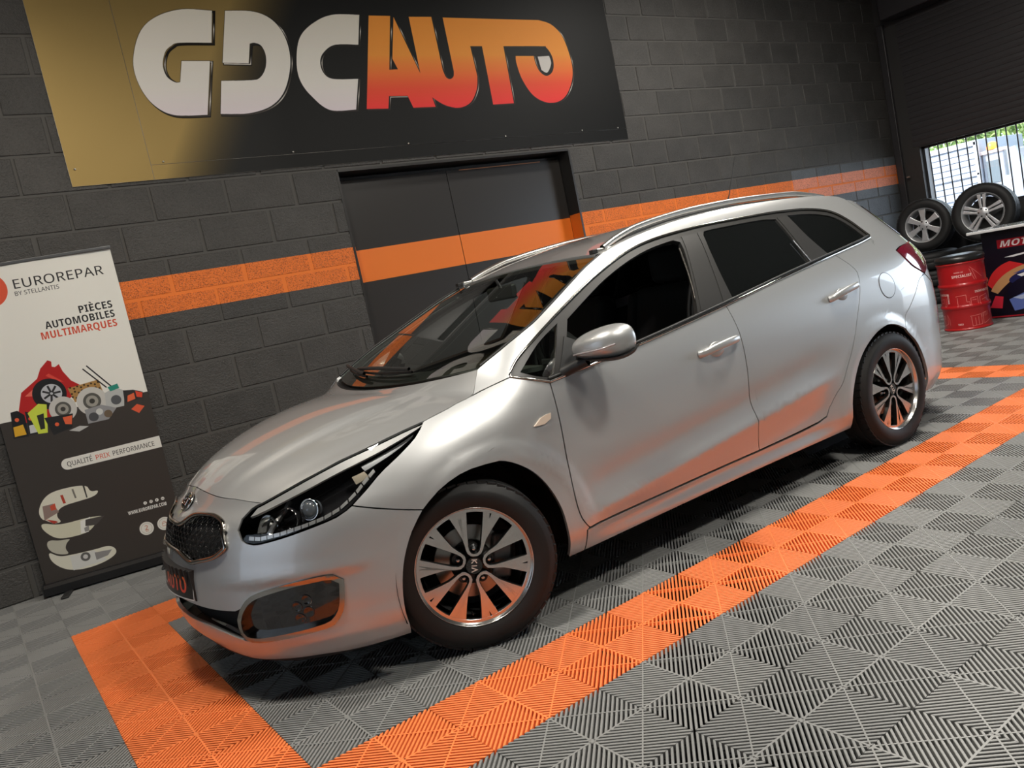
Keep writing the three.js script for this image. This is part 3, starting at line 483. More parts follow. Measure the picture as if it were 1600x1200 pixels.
// ---- red drum stool ----
{
  const o = thing('oil_drum', 'red printed steel drum with two hoops and a black padded seat on top', 'drum', [6.12, 0, -1.765], 0.3);
  const R = 0.205, H = 0.655;
  const art = canvasTexture(1024, 512, (c, w, h) => {
    c.fillStyle = '#b5161c'; c.fillRect(0, 0, w, h); c.strokeStyle = 'rgba(255,190,180,0.85)'; c.fillStyle = '#f5dcd6'; c.lineWidth = 2.4;
    const line = (...p) => { c.beginPath(); p.forEach(([x, y], i) => c[i ? 'lineTo' : 'moveTo'](x, y)); c.stroke(); };
    for (let k = 0; k < 3; k++) {
      const ox = k * 341;
      c.font = 'bold 26px sans-serif'; c.fillText('SPECIALIST', ox + 40, 110); line([ox + 165, 55], [ox + 195, 140]); line([ox + 185, 60], [ox + 210, 140]); line([ox + 172, 42], [ox + 262, 130]); c.font = '15px sans-serif'; c.fillText('motor oil', ox + 60, 76);
      c.font = 'bold 24px sans-serif'; c.fillText('INNOVATION', ox + 185, 240); c.save(); c.translate(ox + 325, 225); c.rotate(Math.PI / 2); c.font = 'bold 20px sans-serif'; c.fillText('RACING', 0, 0); c.restore();
      line([ox + 50, 250], [ox + 120, 245], [ox + 122, 300], [ox + 140, 300], [ox + 142, 330]); line([ox + 150, 330], [ox + 150, 275], [ox + 200, 270], [ox + 200, 325]); line([ox + 215, 330], [ox + 218, 275], [ox + 290, 262], [ox + 292, 320], [ox + 310, 320], [ox + 310, 255]); line([ox + 160, 290], [ox + 190, 290]); line([ox + 235, 300], [ox + 275, 292]); line([ox + 60, 260], [ox + 60, 330]);
      line([ox + 130, 410], [ox + 210, 405], [ox + 212, 480], [ox + 140, 485], [ox + 138, 415]); line([ox + 165, 425], [ox + 165, 485]); line([ox + 188, 420], [ox + 188, 482]); line([ox + 225, 480], [ox + 225, 400], [ox + 260, 395]); for (let i = 0; i < 5; i++) line([ox + 215 + i * 14, 398 - i * 2], [ox + 215 + i * 14, 430 - i * 2]); line([ox + 230, 478], [ox + 300, 455], [ox + 300, 385], [ox + 318, 420], [ox + 318, 465]);
      c.font = 'bold 18px sans-serif'; c.fillText('1853', ox + 40, 470);
    }
  });
  const paint = phys(0xffffff, { map: art, roughness: 0.35, clearcoat: 0.6, clearcoatRoughness: 0.15 }), red = phys([0.46, 0.012, 0.014], { roughness: 0.32, clearcoat: 0.6, clearcoatRoughness: 0.15 });
  const hoop = (y) => [[R, y - 0.026], [R + 0.009, y - 0.016], [R + 0.013, y], [R + 0.009, y + 0.016], [R, y + 0.026]];
  const prof = [[R, 0.016], ...hoop(0.225), ...hoop(0.435), [R, H - 0.016]], body = lathe(prof, 64), uv = body.attributes.uv, ps = body.attributes.position;
  for (let i = 0; i < uv.count; i++) uv.setY(i, ps.getY(i) / H);
  part('shell', body, paint, o);
  part('bottom_chime', lathe([[0, 0.004], [R - 0.008, 0.004], [R + 0.005, 0.0], [R + 0.008, 0.008], [R + 0.003, 0.02], [R - 0.001, 0.022]], 64), red, o);
  part('top_chime', lathe([[R - 0.001, H - 0.022], [R + 0.003, H - 0.02], [R + 0.008, H - 0.008], [R + 0.005, H], [R - 0.008, H - 0.003], [R - 0.012, H - 0.015], [0, H - 0.015]], 64), red, o);
  part('seat_cushion', lathe([[0, 0], [R - 0.01, 0], [R + 0.008, 0.012], [R + 0.014, 0.035], [R + 0.004, 0.058], [R - 0.05, 0.074], [0.05, 0.078], [0, 0.078]], 64).translate(0, H - 0.003, 0), std([0.014, 0.014, 0.014], 0.32), o);
}

// ---- counter with printed front ----
{
  const o = thing('display_counter', 'dark blue printed promotional counter with a white overhanging top, beside the red drum', 'counter', [6.78, 0, -1.1]);
  const front = canvasTexture(1024, 1024, (c, w, h) => {
    c.fillStyle = '#0f0e1a'; c.fillRect(0, 0, w, h);
    // logo plate
    c.fillStyle = '#8f1220'; c.fillRect(112, 108, 360, 100); c.fillStyle = '#d8d2d2'; c.font = 'bold italic 110px sans-serif'; c.textBaseline = 'alphabetic'; c.save(); c.translate(124, 194); c.scale(0.84, 0.9); c.fillText('MOTUL', 0, 0); c.restore();
    const P = (f, ...l) => { c.beginPath(); l.forEach(([x, y], i) => c[i ? 'lineTo' : 'moveTo'](x, y)); c.closePath(); c.fillStyle = f; c.fill(); };
    const E = (f, x, y, a, b, r = 0) => { c.beginPath(); c.ellipse(x, y, a, b, r, 0, 7); c.fillStyle = f; c.fill(); };
    P('#d9d9de', [150, 320], [210, 305], [380, 275], [520, 258], [520, 270], [380, 292], [220, 325]);
    c.beginPath(); c.moveTo(0, 620); c.bezierCurveTo(30, 480, 100, 400, 190, 370); c.lineTo(300, 430); c.bezierCurveTo(180, 500, 90, 620, 60, 720); c.closePath(); c.fillStyle = '#c62a2c'; c.fill();
    c.beginPath(); c.moveTo(20, 700); c.bezierCurveTo(80, 560, 160, 470, 290, 430); c.lineTo(360, 460); c.bezierCurveTo(240, 520, 140, 640, 70, 740); c.closePath(); c.fillStyle = '#b98a5e'; c.fill();
    E('#1c2250', 420, 540, 260, 90, -0.25); P('#3a4886', [200, 520], [420, 420], [760, 380], [760, 440], [430, 500]); P('#e4e3e2', [230, 540], [330, 505], [350, 540], [260, 565]); P('#d8d8da', [400, 480], [470, 400], [480, 470]);
    P('#c7a24e', [520, 520], [760, 440], [760, 500], [560, 560]); P('#ececef', [460, 560], [640, 500], [700, 540], [520, 600]); P('#f0f0f2', [430, 640], [560, 600], [760, 580], [760, 600], [540, 640], [440, 665]);
    E('#0b0d22', 330, 660, 200, 110, -0.5); P('#5a6cae', [150, 820], [320, 720], [520, 690], [300, 930], [180, 960]); P('#a9b4d2', [180, 800], [300, 760], [500, 720], [470, 760], [240, 830]); P('#e8e8ee', [280, 790], [420, 760], [420, 785], [280, 815]);
    P('#e08a5a', [520, 800], [620, 740], [800, 730], [800, 830], [620, 850]); P('#d2c034', [560, 900], [640, 850], [800, 840], [800, 930], [620, 940]); P('#c2283a', [0, 900], [50, 760], [110, 780], [90, 920]);
    c.fillStyle = '#a8202c'; c.fillRect(0, 1008, w, 16);
  });
  const dark = std([0.010, 0.009, 0.016], 0.3);
  part('body', box(0.5, 0.86, 1.25, 0, 0.435, 0, 0.004), dark, o);
  const pf = new THREE.PlaneGeometry(1.25, 0.855).rotateY(-Math.PI / 2).translate(-0.2515, 0.4375, 0);
  part('printed_front', pf, std(0xffffff, 0.3, 0, { map: front }), o);
  part('counter_top', box(0.56, 0.028, 1.62, -0.04, 0.882, 0.08, 0.006), phys([0.75, 0.75, 0.76], { roughness: 0.2, clearcoat: 1, clearcoatRoughness: 0.06 }), o);
  part('plinth', box(0.47, 0.02, 1.2, 0, 0.01, 0), M.black, o);
}

// ---- outside the barred window: yard, tipper lorry, shrubs ----
struct('yard', box(30, 0.2, 40, X1 + T + 15, -0.12, 0), std([0.42, 0.4, 0.37], 0.9));
struct('forecourt', box(20, 0.2, 30, X0 - T - 10, -0.12, 0), std([0.4, 0.39, 0.37], 0.9));
{
  const paint = std([0.25, 0.28, 0.34], 0.55), edge = std([0.36, 0.38, 0.42], 0.5), tan = std([0.5, 0.42, 0.4], 0.6), glass = phys([0.05, 0.07, 0.08], { roughness: 0.08, clearcoat: 1 });
  const o = thing('tipper_lorry', 'pale grey tipper lorry with an orange roof beacon seen through the window bars', 'lorry', [15, 0, -5.9]);
  // bed side facing the window: boards with deep rails between them
  const bed = part('tipper_bed', box(2.0, 1.55, 1.06, 1.03, 1.5, -0.03, 0.01), paint, o);
  for (let i = 0; i < 12; i++) part('bed_board', box(0.03, 0.104, 0.96, 0.015, 0.80 + i * 0.118, -0.03, 0.006), paint, bed);
  for (const y of [0.84, 1.215, 1.62, 2.22]) part('bed_rail', box(0.09, y > 2 ? 0.1 : 0.055, 1.06, -0.0, y, -0.03, 0.01), edge, bed);
  for (const z of [-0.535, 0.475]) part('bed_post', box(0.09, 1.5, 0.07, 0.0, 1.5, z, 0.01), edge, bed);
  const cab = part('cab', extrude([[0, 0.5], [1.9, 0.5], [1.9, 1.2], [1.7, 1.97], [0, 1.97]], 0.36, 0.02).translate(0.1, 0, 0.53), std([0.26, 0.28, 0.32], 0.45), o);
  part('cab_roof_bar', box(0.3, 0.07, 0.44, 0.2, 1.985, 0.7, 0.02), tan, cab); part('cab_window', box(0.012, 0.42, 0.24, 0.082, 1.6, 0.70, 0.004), glass, cab);
  part('beacon', merge([lathe([[0.10, 0], [0.10, 0.05], [0.088, 0.11], [0.05, 0.145], [0, 0.15]], 24).translate(0.12, 2.02, 0.71)]), std([0.95, 0.32, 0.03], 0.3, 0, { emissive: new THREE.Color(0.5, 0.14, 0.01), emissiveIntensity: 0.6 }), cab);
  part('exhaust_stack', cyl(0.05, 0.05, 0.7, 16).translate(0.05, 1.12, 0.96), std([0.9, 0.9, 0.92], 0.3), o);
  part('side_arm', extrude([[0, 0.45], [0.62, 0.45], [0.16, 1.99], [0, 1.97]], 0.1, 0.01).rotateY(-Math.PI / 2).translate(0.15, 0, 0.98), std([0.24, 0.27, 0.32], 0.5), o);
  for (const z of [-0.2, 0.75]) for (const x of [0.35, 1.8]) part('road_wheel', lathe([[0.1, -0.12], [0.3, -0.13], [0.4, -0.1], [0.42, 0], [0.4, 0.1], [0.3, 0.13], [0.1, 0.12]], 28).rotateX(Math.PI / 2).translate(x, 0.42, z), M.black, o);
  part('chassis', box(2.1, 0.2, 1.9, 1.0, 0.62, 0.2), M.black, o);
}
{
  const leafM = [[0.30, 0.42, 0.12], [0.42, 0.52, 0.2], [0.2, 0.32, 0.12]].map((c) => phys(c, { roughness: 0.8, transmission: 0.25, thickness: 0, side: THREE.DoubleSide }));
  const leaf = new THREE.BufferGeometry(); leaf.setAttribute('position', new THREE.Float32BufferAttribute([0, 0, 0, 0.35, 0.05, 0.28, 1, 0, 0, 0, 0, 0, 1, 0, 0, 0.35, 0.05, -0.28], 3)); leaf.computeVertexNormals();
  const shrub = (label, x, z, rx, ry, rz, n) => {
    const o = thing('leafy_shrub', label, 'shrub', [x, 0, z]);
    part('trunk', tube([[0, 0, 0], [0.1, ry * 0.6, 0.05], [0, ry * 1.2, 0]], 0.09, 10, 7), std([0.2, 0.16, 0.12], 0.9), o);
    leafM.forEach((m, q) => {
      const im = new THREE.InstancedMesh(leaf, m, n), M4 = new THREE.Matrix4();
      for (let i = 0; i < n; i++) { const a = rnd() * 6.283, c = rnd() * 2 - 1, s = Math.sqrt(1 - c * c), r = Math.cbrt(0.25 + 0.75 * rnd()) * (0.82 + 0.25 * noise3.noise(a * 2, c * 3, x)); const k = 0.16 + 0.14 * rnd(); M4.compose(V3(rx * r * s * Math.cos(a), ry * 1.05 + ry * r * c, rz * r * s * Math.sin(a)), new THREE.Quaternion().setFromEuler(new THREE.Euler(rnd() * 6, rnd() * 6, rnd() * 6)), V3(k, k, k)); im.setMatrixAt(i, M4); }
      im.name = 'foliage'; im.userData.kind = 'stuff'; im.castShadow = im.receiveShadow = true; o.add(im);
    });
  };
  shrub('bright green shrub showing above the pale lorry bed', 20, -9.2, 2.2, 2.2, 2.6, 1500);
  shrub('tall pale green shrub behind the orange roof beacon', 20.5, -6.4, 2.2, 2.6, 2.2, 1700);
  shrub('green shrub at the right end of the barred window, beside the grey lorry arm', 19, -3.4, 2.0, 2.5, 2.0, 1600);
}
struct('added_sky_dimming_wall', box(0.3, 6.2, 18, X0 - 4.9, 3.0, 0), std([0.34, 0.35, 0.37], 0.9));  // unseen wall added to dim sky light and its reflection through the left doorway

// ================= the car =================
const car = new THREE.Group(); car.name = numbered('car'); scene.add(car);
car.position.set(-0.5312, 0, -1.2254); car.rotation.y = -0.0259;
tag(car, 'silver five-door estate car with roof rails parked inside the orange tile frame', 'car');
const flake = noiseTexture(256, (u, v, n) => 0.5 + 0.5 * (n(u, v, 256, 21) - 0.5));
const P = {
  paint: phys([0.51, 0.515, 0.515], { metalness: 0.62, roughness: 0.4, clearcoat: 1, clearcoatRoughness: 0.03 }),
  gloss: phys([0.012, 0.012, 0.013], { roughness: 0.12, clearcoat: 1, clearcoatRoughness: 0.03 }),
  satin: std([0.028, 0.027, 0.026], 0.42), plastic: std([0.016, 0.016, 0.016], 0.5), chrome: std([0.78, 0.77, 0.75], 0.08, 1), smoke: std([0.40, 0.38, 0.35], 0.16, 1),
  cloth: std([0.018, 0.018, 0.019], 0.85), rail: std([0.62, 0.61, 0.58], 0.28, 0.9), void: std([0.004, 0.004, 0.004], 0.9),
  privacy: phys([0.006, 0.007, 0.007], { roughness: 0.05, clearcoat: 1, clearcoatRoughness: 0.02 }),
  screen: phys([0.86, 0.95, 0.88], { transmission: 1, thickness: 0, roughness: 0.0, ior: 2.5 }), lens: phys(0xffffff, { transmission: 1, thickness: 0, roughness: 0.0, ior: 1.4 }),
  red: phys([0.17, 0.004, 0.022], { roughness: 0.1, clearcoat: 1, clearcoatRoughness: 0.02 }), clear: phys([0.75, 0.7, 0.72], { roughness: 0.08, clearcoat: 1 }), amber: phys([0.75, 0.62, 0.5], { roughness: 0.12, clearcoat: 1 }),
  cell: std([0.42, 0.42, 0.41], 0.25, 0.6), trim: std([0.55, 0.56, 0.57], 0.22, 0.9),
};
const area2 = (p) => p.reduce((s, a, i) => { const b = p[(i + 1) % p.length]; return s + a[0] * b[1] - b[0] * a[1]; }, 0) / 2;
function inset(poly, g) {
  const n = poly.length, s = Math.sign(area2(poly)); if (!g) return poly;
  return poly.map((p, i) => {
    const a = poly[(i + n - 1) % n], b = poly[(i + 1) % n], u = [p[0] - a[0], p[1] - a[1]], v = [b[0] - p[0], b[1] - p[1]], lu = Math.hypot(...u) || 1, lv = Math.hypot(...v) || 1;
    const n1 = [-u[1] / lu * s, u[0] / lu * s], n2 = [-v[1] / lv * s, v[0] / lv * s], m = [n1[0] + n2[0], n1[1] + n2[1]], k = Math.max(0.35, (m[0] * m[0] + m[1] * m[1]) / 2);
    return [p[0] + m[0] * g / k, p[1] + m[1] * g / k];
  });
}
function bend(poly, every = 0.03) {                              // rounds a traced outline: Catmull-Rom, corners sharper than 50 degrees stay
  const n = poly.length, out = [];
  const corner = poly.map((p, i) => { if (p[2]) return true; const a = poly[(i + n - 1) % n], b = poly[(i + 1) % n], u = [p[0] - a[0], p[1] - a[1]], v = [b[0] - p[0], b[1] - p[1]]; return (u[0] * v[0] + u[1] * v[1]) / (Math.hypot(...u) * Math.hypot(...v) + 1e-9) < 0.64; });
  for (let i = 0; i < n; i++) {
    const p1 = poly[i], p2 = poly[(i + 1) % n], p0 = corner[i] ? p1 : poly[(i + n - 1) % n], p3 = corner[(i + 1) % n] ? p2 : poly[(i + 2) % n], m = Math.max(1, Math.round(Math.hypot(p2[0] - p1[0], p2[1] - p1[1]) / every));
    for (let k = 0; k < m; k++) { const t = k / m, f = (a, b, c, d) => { const m1 = (c - a) / 2, m2 = (d - b) / 2, t2 = t * t, t3 = t2 * t; return (2 * t3 - 3 * t2 + 1) * b + (t3 - 2 * t2 + t) * m1 + (3 * t2 - 2 * t3) * c + (t3 - t2) * m2; }; out.push([f(p0[0], p1[0], p2[0], p3[0]), f(p0[1], p1[1], p2[1], p3[1])]); }
  }
  return out;
}
// a panel cut out of the body surface: outline and holes in (s, y), refined, lifted, with folded edges
function panel(outline, { holes = [], gap = 0.0022, off = 0, fold = 0.014, size = 0.05, smoothOutline = true, map = B, nrm = Bn, mirror = false, both = false } = {}) {
  let o = smoothOutline ? bend(outline) : outline.map((p) => [p[0], p[1]]); if (area2(o) < 0) o.reverse(); o = inset(o, gap);
  const hs = holes.map((h) => { let q = bend(h); if (area2(q) > 0) q.reverse(); return q; });
  const pts = [o, ...hs].flat(), tris = THREE.ShapeUtils.triangulateShape(o.map((p) => V2(...p)), hs.map((h) => h.map((p) => V2(...p))));
  let F = tris.map((t) => { const [a, b, c] = t.map((i) => pts[i]); return (b[0] - a[0]) * (c[1] - a[1]) - (b[1] - a[1]) * (c[0] - a[0]) > 0 ? [...t] : [t[0], t[2], t[1]]; });
  for (let pass = 0; pass < 9; pass++) {
    const mid = new Map(), out = []; let any = false;
    const half = (a, b) => { const l = Math.hypot(pts[a][0] - pts[b][0], pts[a][1] - pts[b][1]); if (l < size) return -1; const k = a < b ? a * 1e6 + b : b * 1e6 + a; if (!mid.has(k)) { mid.set(k, pts.length); pts.push([(pts[a][0] + pts[b][0]) / 2, (pts[a][1] + pts[b][1]) / 2]); } any = true; return mid.get(k); };
    for (const [a, b, c] of F) {
      const x = half(a, b), y = half(b, c), z = half(c, a), k = (x >= 0) + (y >= 0) + (z >= 0);
      if (!k) out.push([a, b, c]);
      else if (k === 3) out.push([a, x, z], [x, b, y], [z, y, c], [x, y, z]);
      else if (k === 1) { if (x >= 0) out.push([a, x, c], [x, b, c]); else if (y >= 0) out.push([a, b, y], [a, y, c]); else out.push([a, b, z], [z, b, c]); }
      else if (x < 0) out.push([z, y, c], [a, b, y], [a, y, z]); else if (y < 0) out.push([a, x, z], [x, b, c], [x, c, z]); else out.push([x, b, y], [a, x, y], [a, y, c]);
    }
    F = out; if (!any) break;
  }
  const pos = [], nor = [], uv = [], idx = [], top = pts.map((p) => { const n = nrm(p[0], p[1]), q = map(p[0], p[1]); return [q.map((c, k) => c + n[k] * off), n, p]; });
  top.forEach(([q, n, p]) => { pos.push(...q); nor.push(...n); uv.push(...p); });
  F.forEach((t) => idx.push(...t));
  if (fold) {
    const edge = new Map(); for (const [a, b, c] of F) for (const [p, q] of [[a, b], [b, c], [c, a]]) edge.has(q * 1e6 + p) ? edge.delete(q * 1e6 + p) : edge.set(p * 1e6 + q, [p, q]);
    for (const [p, q] of edge.values()) {
      const [A, nA] = top[p], [C, nC] = top[q], D = C.map((c, k) => c - nC[k] * fold), E = A.map((c, k) => c - nA[k] * fold), n = unit3(cross3(C.map((c, k) => c - A[k]), nA)), i = pos.length / 3;
      pos.push(...A, ...C, ...D, ...E); for (let k = 0; k < 4; k++) { nor.push(...n); uv.push(0, 0); } idx.push(i, i + 2, i + 1, i, i + 3, i + 2);
    }
  }
  const build = (m) => {
    const g = new THREE.BufferGeometry(), s = m ? -1 : 1;
    g.setAttribute('position', new THREE.Float32BufferAttribute(pos.map((c, i) => (i % 3 === 2 ? s * c : c)), 3)); g.setAttribute('normal', new THREE.Float32BufferAttribute(nor.map((c, i) => (i % 3 === 2 ? s * c : c)), 3)); g.setAttribute('uv', new THREE.Float32BufferAttribute(uv, 2));
    g.setIndex(m ? idx.map((_, i) => idx[i - (i % 3) + [0, 2, 1][i % 3]]) : idx); return g;
  };
  return both ? merge([build(false), build(true)]) : build(mirror);
}
function pair(name, outline, opt, material, label, parent = car) {
  const a = part(name, panel(outline, opt), material, parent, label), b = part(name, panel(outline, { ...opt, mirror: true }), material, parent, label);
  return [a, b];
}
const SC = XA - LF;                                              // s on the nose's middle line
// ---- traced outlines, (s, y) ----
const HOOD_FRONT = [[SC, 0.764], [-1.279, 0.759], [-1.081, 0.745], [-0.943, 0.738], [-0.776, 0.721]];
const HOOD_SIDE = [[-0.776, 0.721], [-0.592, 0.771], [-0.418, 0.813], [-0.246, 0.844], [-0.135, 0.864], [-0.051, 0.877], [0.043, 0.898], [0.114, 0.92]];
const LIGHT_IN = [[-0.776, 0.721], [-0.827, 0.706], [-0.851, 0.68], [-0.847, 0.648], [-0.82, 0.615], [-0.757, 0.597]];
const LIGHT_LOW = [[-0.653, 0.604], [-0.542, 0.618], [-0.398, 0.642], [-0.343, 0.667], [-0.257, 0.74], [-0.178, 0.785], [-0.101, 0.831], [-0.051, 0.877]];
const ARCH_F = [[-0.1, 0.59], [-0.141, 0.528], [-0.175, 0.447], [-0.195, 0.37], [-0.212, 0.26], [-0.215, 0.158]];
const ARCH_F2 = [[0.362, 0.191], [0.353, 0.311], [0.342, 0.403], [0.305, 0.499], [0.242, 0.586], [0.155, 0.649], [0.081, 0.675], [0.018, 0.67], [-0.047, 0.637], [-0.103, 0.592]];
const DLO_LOW = [[0.279, 0.953], [0.42, 0.893], [0.842, 0.928], [1.449, 0.991], [2.027, 1.057], [2.44, 1.098], [2.821, 1.134], [2.9, 1.145]];
const DLO_TOP = [[2.905, 1.16], [2.893, 1.19], [2.844, 1.263], [2.758, 1.331], [2.595, 1.371], [2.32, 1.391], [1.991, 1.395], [1.626, 1.391], [1.24, 1.357], [0.935, 1.275], [0.646, 1.163], [0.42, 1.06], [0.324, 1.004], [0.273, 0.96]];
const DOOR_F = [[0.42, 0.893, 1], [0.415, 0.632], [0.414, 0.436], [0.43, 0.335], [0.461, 0.289, 1]];
const DOOR_B = [[1.564, 0.289, 1], [1.549, 0.384], [1.52, 0.593], [1.524, 0.699], [1.53, 0.866], [1.517, 0.998, 1]];
const DOOR_R = [[2.033, 0.304], [2.114, 0.354], [2.167, 0.408], [2.227, 0.454], [2.279, 0.527], [2.379, 0.66], [2.446, 0.776], [2.53, 0.895], [2.564, 0.955], [2.577, 0.99], [2.556, 1.035], [2.492, 1.103, 1]];
const ARCH_R = [[2.87, 0.615], [2.81, 0.645], [2.75, 0.665], [2.684, 0.673], [2.585, 0.655], [2.479, 0.606], [2.404, 0.548], [2.338, 0.46], [2.292, 0.37], [2.278, 0.3], [2.29, 0.2, 1]];
const ARCH_R2 = [[3.0, 0.24], [2.995, 0.32], [2.97, 0.42], [2.94, 0.5], [2.905, 0.565], [2.87, 0.615]];
const CANT = [[0.189, 1.004], [0.355, 1.082], [0.499, 1.142], [0.742, 1.249], [0.859, 1.3], [1.004, 1.351], [1.234, 1.4], [1.538, 1.439], [1.84, 1.457], [2.143, 1.463], [2.55, 1.454], [2.857, 1.43], [3.02, 1.395]];
const BREAK = [[2.848, 0.618], [2.874, 0.645], [2.92, 0.724], [3.042, 0.845], [3.12, 0.87]];
const LAMP = [[2.992, 1.047, 1], [3.069, 1.062], [3.218, 1.067, 1], [3.4, 1.068], [3.611, 1.06], [3.718, 1.02], [3.7, 0.96], [3.5, 0.93], [3.3, 0.905], [3.165, 0.875, 1], [3.1, 0.905], [3.041, 0.941], [3.007, 1]];
const GRILLE = [[SC, 0.652, 1], [-1.307, 0.655], [-1.22, 0.686], [-1.092, 0.691], [-1.003, 0.683], [-0.941, 0.666], [-0.923, 0.637], [-0.905, 0.593], [-0.975, 0.563], [-1.079, 0.546], [-1.161, 0.537], [-1.279, 0.56], [SC, 0.564, 1]];
const FOG = [[-0.885, 0.283], [-0.875, 0.335], [-0.848, 0.37], [-0.78, 0.417], [-0.639, 0.443], [-0.504, 0.453], [-0.43, 0.449], [-0.395, 0.424], [-0.404, 0.365], [-0.422, 0.32], [-0.465, 0.283], [-0.53, 0.272], [-0.612, 0.265], [-0.808, 0.252], [-0.87, 0.262]];
// nose: bonnet edge, lamp, wing seam, arch, lower edge, then up the middle round the openings
const NOSE = [...HOOD_FRONT.map((p, i) => (i === 0 || i === 4 ? [...p, 1] : p)), ...LIGHT_IN.slice(1), ...LIGHT_LOW.slice(0, 4).map((p, i) => (i === 3 ? [...p, 1] : p)), [-0.227, 0.632], [-0.1, 0.59, 1], ...ARCH_F.slice(1, -1), [-0.215, 0.158, 1],
  [-0.437, 0.157], [-0.582, 0.162], [-0.76, 0.158], [-0.935, 0.158], [-1.08, 0.188], [-1.194, 0.225], [-1.3, 0.242], [SC, 0.245, 1], [SC, 0.31, 1], [-1.15, 0.305], [-1.03, 0.288], [-0.93, 0.262], [-0.89, 0.252, 1], ...FOG.slice(3, 14).reverse(), [-0.842, 0.378], [-0.885, 0.366, 1], [-0.999, 0.368], [-1.178, 0.375], [SC, 0.38, 1], [SC, 0.564, 1], ...GRILLE.slice(1, -1).reverse(), [SC, 0.652, 1]];
part('front_bumper', panel(NOSE, { both: true, size: 0.035 }), P.paint, car);
const corner = (p) => [p[0], p[1], 1];
pair('front_wing', [corner(LIGHT_LOW[3]), ...LIGHT_LOW.slice(4, -1), corner(LIGHT_LOW[7]), ...HOOD_SIDE.slice(-2), corner(DLO_LOW[0]), ...DOOR_F.map((p) => [p[0] - 0.001, p[1], p[2]]), [0.444, 0.282], [0.444, 0.191, 1], [0.362, 0.191, 1], ...ARCH_F2.slice(1, -1), [-0.1, 0.59, 1], [-0.227, 0.632]], { size: 0.035 }, P.paint);
const doorsF = pair('front_door', [...DOOR_F, ...DOOR_B, [1.448, 0.991], [0.842, 0.928]], {}, P.paint);
const doorsR = pair('rear_door', [...DOOR_B.map((p) => [p[0], p[1], p[2]]).reverse(), ...DOOR_R, [2.43, 1.098], [2.022, 1.057]].reverse(), {}, P.paint);
pair('side_frame', [corner(HOOD_SIDE[7]), corner(DLO_LOW[0]), ...DLO_TOP.slice().reverse(), ...DLO_LOW.slice(-2).reverse(), ...DOOR_R.slice(1).reverse(), [2.036, 0.298], [1.564, 0.283], [0.448, 0.282, 1], [0.446, 0.191, 1], [1.46, 0.203], ...ARCH_R.slice().reverse(), ...BREAK.slice(1), ...LAMP.slice(-4), ...LAMP.slice(0, 3), [3.15, 1.2], [3.10, 1.3], [3.02, 1.395, 1], ...CANT.slice(1, -1).reverse(), corner(CANT[0])], { size: 0.04, gap: 0.0018 }, P.paint);
const TAILMID = XB + LR;
part('rear_bumper', panel([[2.87, 0.615, 1], ...BREAK.slice(1), [3.165, 0.872, 1], [3.3, 0.80], [3.5, 0.72], [3.7, 0.70], [TAILMID, 0.70, 1], [TAILMID, 0.2, 1], [3.3, 0.2], [3.0, 0.21, 1], ...ARCH_R2.slice(0, -1)], { both: true }), P.paint, car);
part('tailgate', panel([[3.17, 0.873, 1], [3.3, 0.905], [3.5, 0.93], [3.70, 0.96], [3.72, 1.02], [3.62, 1.06], [3.4, 1.068], [3.2, 1.07], [3.15, 1.2], [3.10, 1.3], [3.03, 1.39, 1], [3.4, 1.37], [TAILMID, 1.37, 1], [TAILMID, 0.71, 1], [3.7, 0.71], [3.5, 0.73], [3.3, 0.81]], { both: true }), P.paint, car);
part('rear_window', panel([[3.30, 1.12], [3.25, 1.3], [3.4, 1.34], [TAILMID, 1.34, 1], [TAILMID, 1.10, 1], [3.6, 1.10]], { both: true, off: 0.004, fold: 0 }), P.privacy, car);
pair('tail_lamp', LAMP, { off: 0.006, gap: 0.004, fold: 0.03 }, P.red, 'dark red tail lamp');
pair('reversing_lens', [[3.33, 0.93], [3.33, 1.0], [3.6, 1.01], [3.6, 0.96]], { off: 0.008, fold: 0.004 }, P.clear, 'clear reversing lens');
// lower lip, intake and inner faces
part('lower_lip', panel([[-0.23, 0.15], [-0.437, 0.163], [-0.582, 0.17], [-0.76, 0.165], [-0.935, 0.165], [-1.08, 0.196], [-1.194, 0.232], [SC, 0.25, 1], [SC, 0.17, 1], [-1.1, 0.14], [-0.8, 0.125], [-0.4, 0.13]], { both: true, off: -0.014, fold: 0.05 }), P.plastic, car, 'black plastic lower lip');
part('lower_intake', panel([[SC, 0.28, 1], [-1.1, 0.27], [-0.93, 0.235], [-0.84, 0.25], [-0.82, 0.40], [-1.1, 0.41], [SC, 0.42, 1]], { both: true, off: -0.055, fold: 0 }), P.void, car);
const fogTrim = pair('fog_lamp_trim', FOG, { off: 0.006, gap: -0.006, fold: 0.03, holes: [inset(bend(FOG), 0.012)], size: 0.03 }, P.smoke, 'polished dark chrome surround');
fogTrim.forEach((t, i) => {
  part('fog_panel', panel(inset(bend(FOG), 0.008), { off: -0.022, fold: 0, smoothOutline: false, gap: 0, mirror: i === 1 }), P.gloss, t);
  const g = []; for (const [a, b] of [[-0.555, 0.375], [-0.60, 0.355], [-0.555, 0.33], [-0.60, 0.31]]) { const q = B(a, b, -0.026), n = Bn(a, b), c = lathe([[0, 0.004], [0.014, 0.004], [0.019, 0.008], [0.021, 0.004], [0.021, 0]], 20); c.applyQuaternion(new THREE.Quaternion().setFromUnitVectors(V3(0, 1, 0), V3(...n))); g.push(c.translate(...q)); }
  const lamp = part('fog_lamp', merge(g), P.gloss, t); if (i) lamp.scale.z = -1;
});
